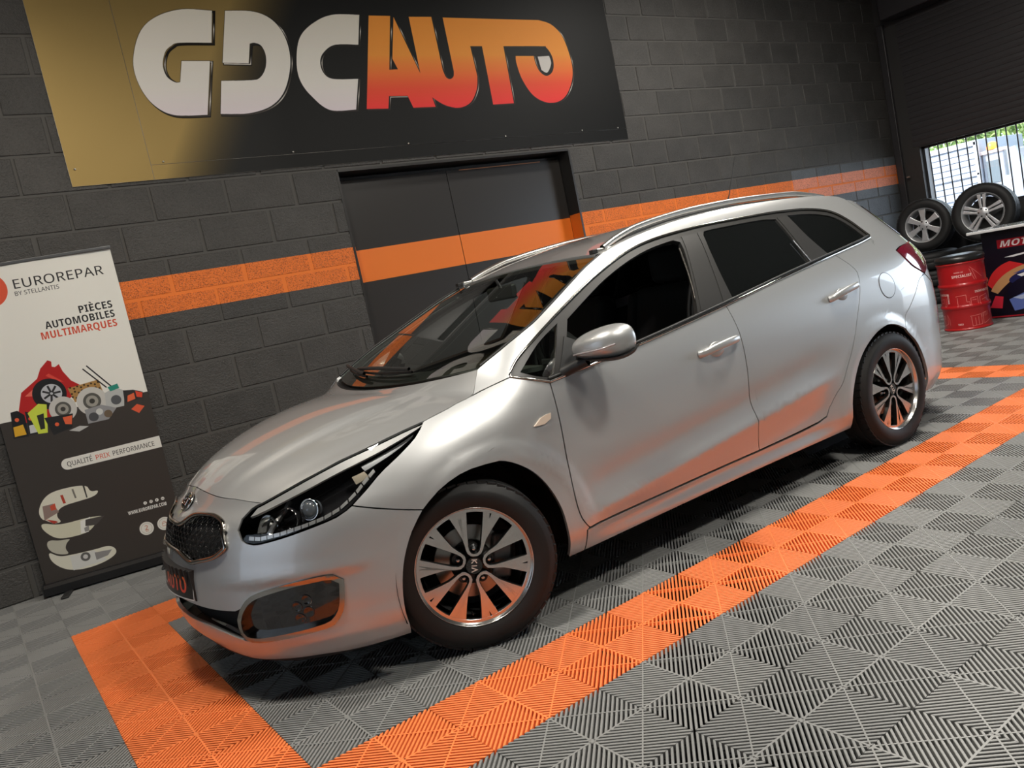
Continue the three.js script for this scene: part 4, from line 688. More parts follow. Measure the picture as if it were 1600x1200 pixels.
// grille
const grilleFrame = part('grille_surround', panel(GRILLE, { both: true, off: -0.03, gap: -0.006, fold: -0.028, size: 0.03 }), P.void, car);
{
  const ringOuter = bend(GRILLE), half = ringOuter.filter((p) => true);
  const rim = (off, r, mat, name) => {
    const pts = [...bend(GRILLE, 0.02).filter((p) => p[0] > SC + 0.0001)], L = pts.map(([s, y]) => B(s, y, off)), R = L.map((p) => [p[0], p[1], -p[2]]);
    const top = L.filter((p) => p[1] > 0.63), lowL = L;
    part(name, tube([...L, ...R.reverse()], r, 220, 8, true), mat, grilleFrame, name === 'chrome_ring' ? 'dark chrome ring' : undefined);
  };
  rim(0.006, 0.009, P.smoke, 'chrome_ring');
  // mesh of small hexagonal cells
  const cells = [];
  const inside = (s, y) => { const q = bend(GRILLE, 0.05); let c = false; for (let i = 0, j = q.length - 1; i < q.length; j = i++) if ((q[i][1] > y) !== (q[j][1] > y) && s < (q[j][0] - q[i][0]) * (y - q[i][1]) / (q[j][1] - q[i][1]) + q[i][0]) c = !c; return c; };
  for (let r = 0; r < 8; r++) for (let k = -13; k <= 13; k++) {
    const z = (k + (r % 2) / 2) * 0.038, y = 0.547 + r * 0.0185;
    let lo = SC, hi = -0.9; for (let i = 0; i < 30; i++) { const m = (lo + hi) / 2; if (B(m, y)[2] < Math.abs(z)) lo = m; else hi = m; }
    if (!inside(Math.max(lo, SC + 0.004), y)) continue;
    const q = B(lo, y, 0.002), n = Bn(lo, y); if (z < 0) { q[2] *= -1; n[2] *= -1; }
    const a = new THREE.TorusGeometry(0.0125, 0.0019, 5, 6).scale(1.35, 0.78, 1); a.applyQuaternion(new THREE.Quaternion().setFromUnitVectors(V3(0, 0, 1), V3(...n))); cells.push(a.translate(...q));
  }
  const m = part('grille_mesh', merge(cells), std([0.008, 0.008, 0.008], 0.3), grilleFrame); m.userData.kind = 'stuff';
}
// bonnet, screen, roof: patches between a middle line and an edge line
const along = (list, v, f) => { const L = [0]; for (let i = 1; i < list.length; i++) L.push(L[i - 1] + Math.hypot(list[i][0] - list[i - 1][0], list[i][1] - list[i - 1][1])); const d = v * L[L.length - 1]; let i = 0; while (i < list.length - 2 && d > L[i + 1]) i++; const t = (d - L[i]) / (L[i + 1] - L[i] || 1); return f([list[i][0] + (list[i + 1][0] - list[i][0]) * t, list[i][1] + (list[i + 1][1] - list[i][1]) * t]); };
function patch(nu, nv, f, fold = 0.014) {                       // full width grid, u from -1 to 1
  const pos = [], uv = [], idx = [];
  for (let j = 0; j <= nv; j++) for (let i = 0; i <= nu; i++) { const u = i / nu * 2 - 1, v = j / nv, p = f(Math.abs(u), v); pos.push(p[0], p[1], Math.sign(u) * p[2]); uv.push(u, v); }
  for (let j = 0; j < nv; j++) for (let i = 0; i < nu; i++) { const a = j * (nu + 1) + i, b = a + 1, c = a + nu + 1, d = c + 1; idx.push(a, c, b, b, c, d); }
  const g = new THREE.BufferGeometry(); g.setAttribute('position', new THREE.Float32BufferAttribute(pos, 3)); g.setAttribute('uv', new THREE.Float32BufferAttribute(uv, 2)); g.setIndex(idx); g.computeVertexNormals();
  if (g.attributes.normal.getY(Math.floor(pos.length / 6)) < 0) { g.setIndex(idx.map((_, i) => idx[i - (i % 3) + [0, 2, 1][i % 3]])); g.computeVertexNormals(); }
  if (!fold) return g;
  const rimPts = []; for (let i = 0; i <= nu; i++) rimPts.push(i); for (let j = 1; j <= nv; j++) rimPts.push(j * (nu + 1) + nu); for (let i = nu - 1; i >= 0; i--) rimPts.push(nv * (nu + 1) + i); for (let j = nv - 1; j > 0; j--) rimPts.push(j * (nu + 1));
  const sp = [], si = [], P0 = g.attributes.position, N0 = g.attributes.normal;
  rimPts.forEach((k) => { sp.push(P0.getX(k), P0.getY(k), P0.getZ(k), P0.getX(k) - N0.getX(k) * fold, P0.getY(k) - N0.getY(k) * fold, P0.getZ(k) - N0.getZ(k) * fold); });
  const n = rimPts.length; for (let i = 0; i < n; i++) { const a = i * 2, b = (i + 1) % n * 2; si.push(a, b, a + 1, b, b + 1, a + 1, a, a + 1, b, b, a + 1, b + 1); }
  const e = new THREE.BufferGeometry(); e.setAttribute('position', new THREE.Float32BufferAttribute(sp, 3)); e.setIndex(si.filter((_, i) => Math.floor(i / 6) % 2 === 0)); e.computeVertexNormals();
  return merge([g, e]);
}
const hoodMid = curve([-0.77, -0.7, -0.62, -0.42, -0.2, 0.02], [0.764, 0.81, 0.846, 0.907, 0.95, 0.972]);
const HOOD_EDGE = [...HOOD_SIDE, [0.155, 0.962], [CANT[0][0], CANT[0][1] - 0.002]];
function hood(u, v) {
  const shrink = 0.9965, E = along(HOOD_EDGE, v, ([s, y]) => B(s, y)), cx = -0.77 + v * 0.785, cy = hoodMid(cx), F0 = B(SC, 0.764), F1 = along(HOOD_FRONT, 1, ([s, y]) => B(s, y));
  let lo = 0, hi = 1; for (let i = 0; i < 24; i++) { const m = (lo + hi) / 2; if (along(HOOD_FRONT, m, ([s, y]) => B(s, y))[2] < u * F1[2]) lo = m; else hi = m; }
  const F = along(HOOD_FRONT, lo, ([s, y]) => B(s, y)), w = (1 - v) ** 4, fx = (F[0] - F0[0]) / (F1[0] - F0[0]), fy = (F[1] - F0[1]) / (F1[1] - F0[1]);
  const kx = fx * (1 - v) + u * u * v, ky = fy * w + (0.35 * u * u + 0.65 * Math.pow(u, 3.2)) * (1 - w);
  const rise = Math.sin(Math.PI * clamp(v * 1.08, 0, 1)) ** 0.6 * (0.017 * (1 - smooth(0.50 + 0.12 * v, 0.60 + 0.12 * v, u)) - 0.006);
  return [cx + (E[0] - cx) * kx + 0.003 * (1 - v * 2) * 0, cy + (E[1] - cy) * ky + rise * (1 - smooth(0.9, 1, u)), u * E[2] * shrink];
}
part('bonnet', patch(64, 48, hood), P.paint, car);
const roofEdge = (v) => along(CANT.slice(5), v, ([s, y]) => B(s, y));
function roofAt(u, v) { const E = roofEdge(v), cx = 0.985 + v * 2.06, cy = curve([0.985, 1.2, 1.6, 2.1, 2.6, 3.05], [1.372, 1.425, 1.478, 1.497, 1.485, 1.44])(cx); const k = 0.25 * u * u + 0.75 * u ** 4; return [cx + (E[0] - cx) * u * u, cy + (E[1] - cy) * k, u * E[2] * 0.997]; }
part('roof', patch(40, 48, roofAt), P.paint, car);
const SCREEN = CANT.slice(0, 6);
const screenAt = (inw, off) => (u, v) => { const E = along(SCREEN, 0.02 + v * 0.965, ([s, y]) => B(s, y)), b = hood(Math.min(u, 1), 1), cx = 0.05 + v * 0.925, cy = 0.985 + (1.37 - 0.985) * Math.pow(v, 0.94); return [cx + (E[0] - cx) * u * u + 0.004, cy + (E[1] - cy) * u ** 2.2 - off, u * (E[2] - inw)]; };
part('windscreen', patch(40, 30, screenAt(0.022, 0.004), 0.004), P.screen, car);
// dark print along the screen's border and its rubber edge
{
  const f = screenAt(0.022, 0.0075), strip = (u0, u1, v0, v1) => { const pos = [], idx = []; const n = 24, m = 2; for (let j = 0; j <= n; j++) for (let i = 0; i <= m; i++) { const v = v0 + (v1 - v0) * j / n, u = u0 + (u1 - u0) * i / m, p = f(Math.abs(u), v); pos.push(p[0], p[1], Math.sign(u || 1) * p[2]); } for (let j = 0; j < n; j++) for (let i = 0; i < m; i++) { const a = j * (m + 1) + i; idx.push(a, a + m + 1, a + 1, a + 1, a + m + 1, a + m + 2); } const g = new THREE.BufferGeometry(); g.setAttribute('position', new THREE.Float32BufferAttribute(pos, 3)); g.setIndex(idx); g.computeVertexNormals(); return g; };
  const wide = (v0, v1) => { const list = []; for (let i = 0; i < 20; i++) list.push(strip(-1 + i * 0.1, -0.9 + i * 0.1, v0, v1)); return list; };
  part('screen_border', merge([strip(-1, -0.955, 0, 1), strip(0.955, 1, 0, 1), ...wide(0, 0.07), ...wide(0.955, 1)]), std([0.006, 0.006, 0.006], 0.5, 0, { side: THREE.DoubleSide }), car);
  const seal = (u) => Array.from({ length: 20 }, (_, i) => { const p = screenAt(0.006, -0.002)(1, i / 19); return [p[0], p[1], u * p[2]]; });
  part('screen_seal', merge([tube(seal(1), 0.006, 40, 6), tube(seal(-1), 0.006, 40, 6)]), P.plastic, car);
  // scuttle grille between bonnet and screen, wipers
  const sc = patch(40, 6, (u, v) => { const h = hood(u, 1), s = screenAt(0.02, 0.02)(u, 0.05); return [h[0] - 0.01 + (s[0] - h[0] + 0.02) * v, h[1] - 0.016 + (s[1] - h[1] + 0.004) * v, h[2] + (s[2] - h[2]) * v]; }, 0);
  const cowl = part('scuttle_panel', sc, P.plastic, car);
  const slats = []; for (let i = 0; i < 46; i++) { const u = -0.9 + i * 0.04, h = hood(Math.abs(u), 1); slats.push(box(0.05, 0.003, 0.006, h[0] + 0.025, h[1] - 0.006, Math.sign(u) * h[2])); }
  const sl = part('scuttle_slats', merge(slats), P.plastic, cowl); sl.userData.kind = 'stuff';
  const wiper = (u0, u1, v1, name) => { const pts = [], blade = []; for (let i = 0; i <= 10; i++) { const t = i / 10, u = u0 + (u1 - u0) * t, p = screenAt(0.02, -0.022)(Math.abs(u), 0.045 + v1 * t); pts.push([p[0] - 0.006, p[1] + 0.006 + 0.012 * Math.sin(Math.PI * t), Math.sign(u) * p[2]]); const q = screenAt(0.02, -0.01)(Math.abs(u), 0.05 + v1 * t); blade.push([q[0], q[1], Math.sign(u) * q[2]]); } const w = part(name, tube(pts, 0.0085, 24, 6), P.plastic, car); part('wiper_blade', tube(blade, 0.006, 24, 6), M.black, w); };
  wiper(0.42, -0.42, 0.035, 'wiper_arm'); wiper(-0.18, -0.88, 0.03, 'wiper_arm');
}
// ---- side windows: satin frame with openings, panes, mouldings ----
const W_QUARTER = [[0.318, 0.961], [0.372, 0.932], [0.43, 0.915], [0.455, 0.925], [0.58, 1.108], [0.444, 1.049]];
const W_FRONT = [[0.5, 0.922, 1], [0.86, 0.953], [1.331, 1.003, 1], [1.416, 1.155], [1.487, 1.3], [1.498, 1.336], [1.462, 1.351], [1.226, 1.322], [0.945, 1.243], [0.638, 1.115, 1]];
const W_REAR = [[1.589, 1.03, 1], [1.906, 1.064], [2.257, 1.1, 1], [2.263, 1.21], [2.255, 1.356], [2.143, 1.367], [1.941, 1.369], [1.692, 1.365], [1.665, 1.341], [1.613, 1.17]];
const W_BACK = [[2.452, 1.118, 1], [2.664, 1.135], [2.846, 1.15], [2.868, 1.165], [2.818, 1.24], [2.739, 1.305], [2.624, 1.339], [2.496, 1.356], [2.366, 1.365, 1], [2.395, 1.235]];
const DLO = [...DLO_LOW, ...DLO_TOP];
pair('window_frame', DLO, { holes: [W_QUARTER, W_FRONT, W_REAR, W_BACK], off: -0.004, gap: 0, fold: 0.025, size: 0.06 }, P.satin);
for (const [name, outline] of [['rear_door_glass', W_REAR], ['rear_quarter_glass', W_BACK]]) pair(name, outline, { off: -0.010, gap: -0.004, fold: 0, size: 0.08 }, P.privacy);
pair('front_quarter_glass', W_QUARTER, { off: -0.010, gap: -0.004, fold: 0, size: 0.08 }, P.screen);
// pillar caps: front door's rear post, rear door's front post, rear door's back post
for (const pts of [[[1.353, 1.006, 1], [1.506, 1.01, 1], [1.636, 1.363, 1], [1.524, 1.361, 1], [1.501, 1.3]], [[1.513, 1.01, 1], [1.576, 1.018, 1], [1.606, 1.18], [1.677, 1.367, 1], [1.642, 1.365, 1]], [[2.271, 1.095, 1], [2.436, 1.108, 1], [2.379, 1.235], [2.351, 1.367, 1], [2.27, 1.363, 1], [2.277, 1.21]]]) pair('pillar_trim', pts, { off: -0.001, fold: 0.01, gap: 0.001 }, P.satin);
const line = (list, off) => list.map(([s, y]) => B(s, y, off));
const flip = (l) => l.map((p) => [p[0], p[1], -p[2]]);
for (const side of [1, -1]) {
  const at = (l) => (side > 0 ? l : flip(l));
  part('belt_moulding', tube(at(line(DLO_LOW.slice(1).map(([s, y]) => [s, y + 0.004]), 0.003)), 0.0055, 60, 6), P.chrome, car, 'bright chrome belt moulding');
  part('window_moulding', tube(at(line([...DLO_TOP, [0.27, 0.955], [0.33, 0.93], [0.42, 0.897]], 0.002)), 0.005, 110, 6), P.smoke, car);
  part('window_seal', tube(at(line(DLO_LOW.slice(1).map(([s, y]) => [s, y + 0.017]), 0.0)), 0.006, 60, 6), P.plastic, car);
  part('window_channel', tube(at(line([[1.342, 1.0], [1.41, 1.15], [1.472, 1.31]], -0.012)), 0.006, 20, 6), P.smoke, car);
  part('pane_divider', tube(at(line([[2.27, 1.1], [2.25, 1.225]], 0.002)), 0.004, 10, 6), P.trim, car);
  // roof rail on three feet
  const rail = []; for (let i = 0; i <= 24; i++) { const t = i / 24, x = 1.06 + t * 1.78, e = B(x, curve([0.977, 1.2, 1.5, 1.8, 2.1, 2.5, 2.84], [1.352, 1.402, 1.442, 1.462, 1.468, 1.458, 1.425])(x)); rail.push([x, e[1] + 0.004 + 0.021 * Math.min(1, Math.sin(Math.PI * t) * 2.6) ** 0.8, side * (e[2] - 0.035)]); }
  const r = part('roof_rail', tube(rail, 0.0155, 64, 8), P.rail, car);
  for (const t of [0, 24]) { const p = rail[t]; part('rail_foot', box(0.12, 0.05, 0.022, p[0], p[1] - 0.022, p[2], 0.008), P.rail, r); }
  part('rail_gap', tube(rail.slice(2, 23).map((p) => [p[0], p[1] - 0.026, p[2]]), 0.008, 48, 6), P.plastic, r);
  part('rail_end', box(0.03, 0.02, 0.03, 0.985, 1.366, side * (B(0.985, 1.35)[2] - 0.03), 0.004), P.plastic, r);
}
// roof spoiler, aerial
{
  const f = (u, v) => { const E = B(2.86 + 0.16 * v, 1.412 - 0.012 * v); const x = 2.86 + v * 0.26, y0 = roofAt(u, 0.97)[1] + 0.006; return [x + (1 - u * u) * 0.05 * v, y0 - 0.004 - v * 0.045 * (0.6 + 0.4 * u), u * (E[2] - 0.012)]; };
  part('roof_spoiler', patch(24, 8, f, 0.03), P.paint, car);
  const a = part('aerial', tube([[2.62, 1.485, 0.0], [2.66, 1.56, 0.0], [2.78, 1.80, 0.0]], 0.0032, 12, 6), P.plastic, car); a.geometry.translate(0.0, 0, 0);
  part('aerial_base', lathe([[0, 0], [0.022, 0], [0.018, 0.02], [0.006, 0.05], [0.005, 0.08], [0, 0.08]], 16).rotateZ(-0.42).translate(2.62, 1.482, 0), P.plastic, a);
}
// door handles, fuel flap, side repeaters
for (const [s0, y0, list] of [[1.365, 0.834, doorsF], [2.375, 0.908, doorsR]]) list.forEach((door, i) => {
  const m = i ? -1 : 1, tilt = s0 < 2 ? 0.045 : 0.09;
  const pt = (ds, dy, off) => { const q = B(s0 + ds, y0 + dy + ds * tilt, off); q[2] *= m; return q; };
  const pts = [pt(-0.125, -0.004, 0.0), pt(-0.115, -0.003, 0.018), pt(-0.08, 0, 0.036), pt(0, 0.004, 0.044), pt(0.07, 0.005, 0.040), pt(0.112, 0.005, 0.026), pt(0.125, 0.005, 0.0)];
  const g = tube(pts, 0.0135, 40, 10), p = g.attributes.position, cx = new THREE.CatmullRomCurve3(pts.map((q) => V3(...q)), false, 'centripetal');
  for (let k = 0; k < p.count; k++) { const c = cx.getPointAt(clamp(Math.floor(k / 11) / 40, 0, 1)); p.setY(k, c.y + (p.getY(k) - c.y) * 1.25); p.setZ(k, c.z + (p.getZ(k) - c.z) * 0.72); }
  g.computeVertexNormals();
  const h = part('door_handle', g, P.paint, door);
  // the finger recess: a shallow lit dish behind the grip
  const dish = new THREE.SphereGeometry(1, 24, 12, 0, Math.PI * 2, 0, Math.PI / 2).scale(0.052, 0.012, 0.036).rotateX(Math.PI / 2);
  const c0 = pt(-0.012, -0.008, -0.0015); part('handle_dish', dish.translate(...c0), P.paint, door);
});
{
  const ring = []; for (let i = 0; i < 40; i++) { const a = i / 40 * Math.PI * 2; ring.push([2.787 + 0.072 * Math.cos(a), 0.879 + 0.07 * Math.sin(a) + 0.004 * Math.cos(a)]); }
  const L = ring.map(([s, y]) => B(s, y, 0.0006)); part('fuel_flap_gap', new THREE.TubeGeometry(new THREE.CatmullRomCurve3(L.map((p) => V3(...p)), true), 80, 0.0016, 5, true), P.plastic, car);
  part('fuel_flap', panel(ring, { off: 0.0014, gap: 0.002, fold: 0.003, smoothOutline: false }), P.paint, car);
}
pair('side_repeater', [[0.292, 0.752], [0.33, 0.776], [0.38, 0.783, 1], [0.374, 0.762], [0.34, 0.748]], { off: 0.006, gap: 0, fold: 0.008, size: 0.02 }, P.amber, 'pale clear turn signal lens');
// headlights
for (const side of [1, -1]) {
  const mirror = side < 0, OUT = [...LIGHT_IN, ...LIGHT_LOW, ...HOOD_SIDE.slice(1, 5).reverse().map((p) => [p[0], p[1] - 0.001])].map((p, i, l) => (i === 0 || i === LIGHT_IN.length + LIGHT_LOW.length - 1 ? [p[0], p[1], 1] : p));
  const h = part('headlight', panel(inset(bend(OUT), 0.0), { off: -0.075, gap: 0.004, fold: -0.072, smoothOutline: false, mirror, size: 0.05 }), P.gloss, car);
  part('headlight_lens', panel(OUT, { off: 0.002, gap: 0.004, fold: 0.006, mirror, size: 0.03 }), P.lens, h, 'clear lens');
  const put = (g, s, y, off) => { const q = B(s, y, off), n = Bn(s, y); g.applyQuaternion(new THREE.Quaternion().setFromUnitVectors(V3(0, 1, 0), V3(n[0] * 0.55 - 0.5, n[1] * 0.3, n[2]).normalize())).translate(...q); if (mirror) { g.scale(1, 1, -1); g.setIndex([...g.index.array].map((_, i, a) => a[i - (i % 3) + [0, 2, 1][i % 3]])); } return g; };
  part('projector_lens', put(lathe([[0, 0.022], [0.015, 0.02], [0.027, 0.012], [0.031, 0], [0.031, -0.03]].reverse(), 28), -0.545, 0.695, -0.035), phys([0.08, 0.09, 0.1], { roughness: 0.03, clearcoat: 1 }), h);
  part('projector_ring', put(lathe([[0.031, -0.02], [0.04, 0.002], [0.036, 0.006], [0.0315, 0]], 28), -0.545, 0.695, -0.034), P.chrome, h);
  part('reflector_bowl', put(lathe([[0.008, -0.03], [0.03, -0.02], [0.042, 0.0], [0.044, 0.012]], 28), -0.72, 0.662, -0.045), P.chrome, h);
  part('projector_shroud', put(lathe([[0.04, -0.02], [0.05, 0.008], [0.044, 0.012]], 28), -0.635, 0.675, -0.045), P.gloss, h);
  // bright upper blade and angled fins
  part('chrome_blade', panel([...HOOD_SIDE.slice(0, 6).map((p) => [p[0] + 0.004, p[1] - 0.006]), [-0.12, 0.848], [-0.25, 0.815], [-0.42, 0.779], [-0.60, 0.735], [-0.79, 0.690], [-0.815, 0.686], [-0.80, 0.708]], { off: -0.006, gap: 0, fold: 0.01, mirror, size: 0.04 }), std([0.32, 0.32, 0.315], 0.5, 0.4), h);
  part('angled_fin', panel([[-0.672, 0.725], [-0.655, 0.728], [-0.70, 0.632], [-0.72, 0.632]], { off: -0.03, gap: 0, fold: 0.012, mirror, smoothOutline: false }), P.trim, h);
  part('clear_prism', panel([[-0.80, 0.69], [-0.755, 0.702], [-0.74, 0.645], [-0.785, 0.64]], { off: -0.045, gap: 0, fold: 0.01, mirror, smoothOutline: false }), std([0.34, 0.35, 0.34], 0.18, 0.8), h);
  part('turn_bulb_cup', panel([[-0.37, 0.765], [-0.315, 0.775], [-0.295, 0.752], [-0.35, 0.738]], { off: -0.03, gap: 0, fold: 0.012, mirror, smoothOutline: false }), std([0.7, 0.62, 0.48], 0.2, 0.8), h);
  part('upper_tube', panel([[-0.33, 0.79], [-0.2, 0.822], [-0.1, 0.852], [-0.11, 0.842], [-0.2, 0.806], [-0.31, 0.772]], { off: -0.022, gap: 0, fold: 0.012, mirror }), std([0.16, 0.165, 0.17], 0.3, 0.8), h);
  // row of lamp cells along the lower edge
  const row = [[-0.80, 0.622], [-0.74, 0.616], [-0.64, 0.624], [-0.54, 0.637], [-0.46, 0.65], [-0.40, 0.668], [-0.355, 0.70], [-0.315, 0.735], [-0.27, 0.768]];
  for (let i = 0; i < 18; i++) { const t = (i + 0.5) / 18, e = 0.0255; along(row, t, (p) => along(row, Math.min(1, t + e), (q) => along(row, Math.max(0, t - e), (o) => { const d = [q[0] - o[0], q[1] - o[1]], l = Math.hypot(...d) || 1, n = [-d[1] / l * 0.009, d[0] / l * 0.009]; part('led_cell', panel([[o[0] - n[0], o[1] - n[1]], [q[0] - n[0], q[1] - n[1]], [q[0] + n[0] * 0.7, q[1] + n[1] * 0.7], [o[0] + n[0] * 0.7, o[1] + n[1] * 0.7]], { off: -0.016, gap: 0.001, fold: 0.012, smoothOutline: false, mirror, size: 0.06 }), P.cell, h); }))); }
}
// number plate that carries the dealer's name, badge
{
  const art = canvasTexture(520, 110, (c, w, h) => { c.fillStyle = '#17110f'; c.fillRect(0, 0, w, h); c.strokeStyle = '#d8d6d2'; c.lineWidth = 5; c.strokeRect(2, 2, w - 4, h - 4); c.textBaseline = 'middle'; c.font = 'bold 84px sans-serif'; c.fillStyle = '#cfc9bf'; c.save(); c.translate(22, 58); c.scale(1.12, 1); c.fillText('GDC', 0, 0); const k = c.measureText('GDC').width; const g = c.createLinearGradient(0, -35, 0, 35); g.addColorStop(0, '#e8743a'); g.addColorStop(1, '#d8321f'); c.fillStyle = g; c.fillText('AUTO', k + 4, 0); c.restore(); });
  const g = new THREE.PlaneGeometry(0.52, 0.11, 24, 4), p = g.attributes.position;
  for (let i = 0; i < p.count; i++) { const z = p.getX(i), y = p.getY(i) + 0.45; p.setXYZ(i, -0.955 + 0.55 * z * z + 0.008 * p.getY(i) / 0.055, y, z); }
  g.computeVertexNormals();
  const plate = part('number_plate', g, std(0xffffff, 0.3, 0, { map: art, side: THREE.DoubleSide }), car, 'dark plate reading GDC AUTO in white and red');
  const rimP = []; for (const [z, y] of [[-0.262, 0.393], [0, 0.392], [0.262, 0.393], [0.262, 0.507], [0, 0.508], [-0.262, 0.507]]) rimP.push([-0.9545 + 0.55 * z * z + 0.008 * (y - 0.45) / 0.055, y, z]);
  const holder = []; for (let k = 0; k < 12; k++) { const z = -0.24 + k * 0.0436; holder.push(box(0.03, 0.115, 0.046, -0.937 + 0.55 * z * z, 0.45, z)); }
  part('plate_holder', merge(holder), P.plastic, plate);
  const b = part('badge', lathe([[0, 0.009], [0.05, 0.008], [0.057, 0.004], [0.06, 0]], 40).scale(1, 1, 0.62).rotateY(Math.PI / 2).rotateZ(0.86).translate(-0.812, 0.713, 0), P.gloss, car, 'dark oval bonnet badge');
  const oval = []; for (let i = 0; i < 40; i++) { const a = i / 40 * 6.2832; oval.push([0.059 * Math.cos(a), 0.036 * Math.sin(a), 0]); }
  const T4 = new THREE.Matrix4().makeRotationFromEuler(new THREE.Euler(0, -Math.PI / 2, 0)), tilt = new THREE.Matrix4().makeRotationZ(-0.70), at4 = new THREE.Matrix4().makeTranslation(-0.819, 0.719, 0).multiply(tilt).multiply(T4);
  part('badge_rim', new THREE.TubeGeometry(new THREE.CatmullRomCurve3(oval.map((q) => V3(...q)), true), 60, 0.0042, 6, true).applyMatrix4(at4), P.chrome, b);
  const stroke = (pts) => tube(pts.map(([x, y]) => [x, y, 0.003]), 0.0038, 10, 5).applyMatrix4(at4);
  part('badge_letters', merge([stroke([[-0.034, 0.016], [-0.034, -0.016]]), stroke([[-0.012, 0.016], [-0.032, 0.0], [-0.012, -0.016]]), stroke([[0.0, 0.016], [0.0, -0.016]]), stroke([[0.012, -0.016], [0.024, 0.016], [0.036, -0.016]])]), P.chrome, b);
}
// mirrors
for (const side of [1, -1]) {
  const g = new THREE.SphereGeometry(1, 40, 28), p = g.attributes.position;
  for (let i = 0; i < p.count; i++) { let x = p.getX(i), y = p.getY(i), z = p.getZ(i); const q = (v, n) => Math.sign(v) * Math.abs(v) ** n; z = q(z, 0.8); y = q(y, 0.85); const t = (z + 1) / 2; x = x > 0.35 ? 0.35 + (x - 0.35) * 0.25 : x; p.setXYZ(i, 0.60 + 0.105 * x + 0.045 * t, 0.995 + (0.052 + 0.026 * t) * y + 0.012 * t, side * (1.0 + 0.125 * z)); }
  g.computeVertexNormals(); if (side < 0) g.setIndex([...g.index.array].map((_, i, a) => a[i - (i % 3) + [0, 2, 1][i % 3]])), g.computeVertexNormals();
  const m = part('door_mirror', g, P.paint, car);
  const lo = g.clone(), lp = lo.attributes.position; for (let i = 0; i < lp.count; i++) { const y = lp.getY(i), z = Math.abs(lp.getZ(i)), cut = 0.972 - 0.02 * ((z - 0.88) / 0.25) + 0.03 * Math.max(0, (lp.getX(i) - 0.60) / 0.1); lp.setXYZ(i, lp.getX(i) + 0.006, Math.min(y, cut) - 0.006, lp.getZ(i) + side * 0.003); } lo.computeVertexNormals();
  part('mirror_base_shell', lo, P.plastic, m);
  part('mirror_signal', tube([[0.515, 0.978, side * 0.93], [0.512, 0.985, side * 1.0], [0.535, 0.992, side * 1.08], [0.575, 1.0, side * 1.115]], 0.004, 24, 6), std([0.55, 0.5, 0.5], 0.2, 0.5), m);
  part('mirror_glass', new THREE.CircleGeometry(1, 32).rotateY(Math.PI / 2).scale(1, 0.056, 0.1).translate(0.688, 1.0, side * 1.005), std([0.8, 0.8, 0.8], 0.03, 1, { side: THREE.DoubleSide }), m);
  part('mirror_arm', tube([[0.50, 0.915, side * 0.855], [0.53, 0.93, side * 0.89], [0.565, 0.948, side * 0.945]], 0.024, 16, 10), P.plastic, m);
  part('mirror_sail', panel([[0.47, 0.912], [0.60, 0.925], [0.625, 1.02], [0.575, 1.05], [0.53, 0.99]], { off: 0.002, gap: 0, fold: 0.02, mirror: side < 0 }), P.plastic, m);
}
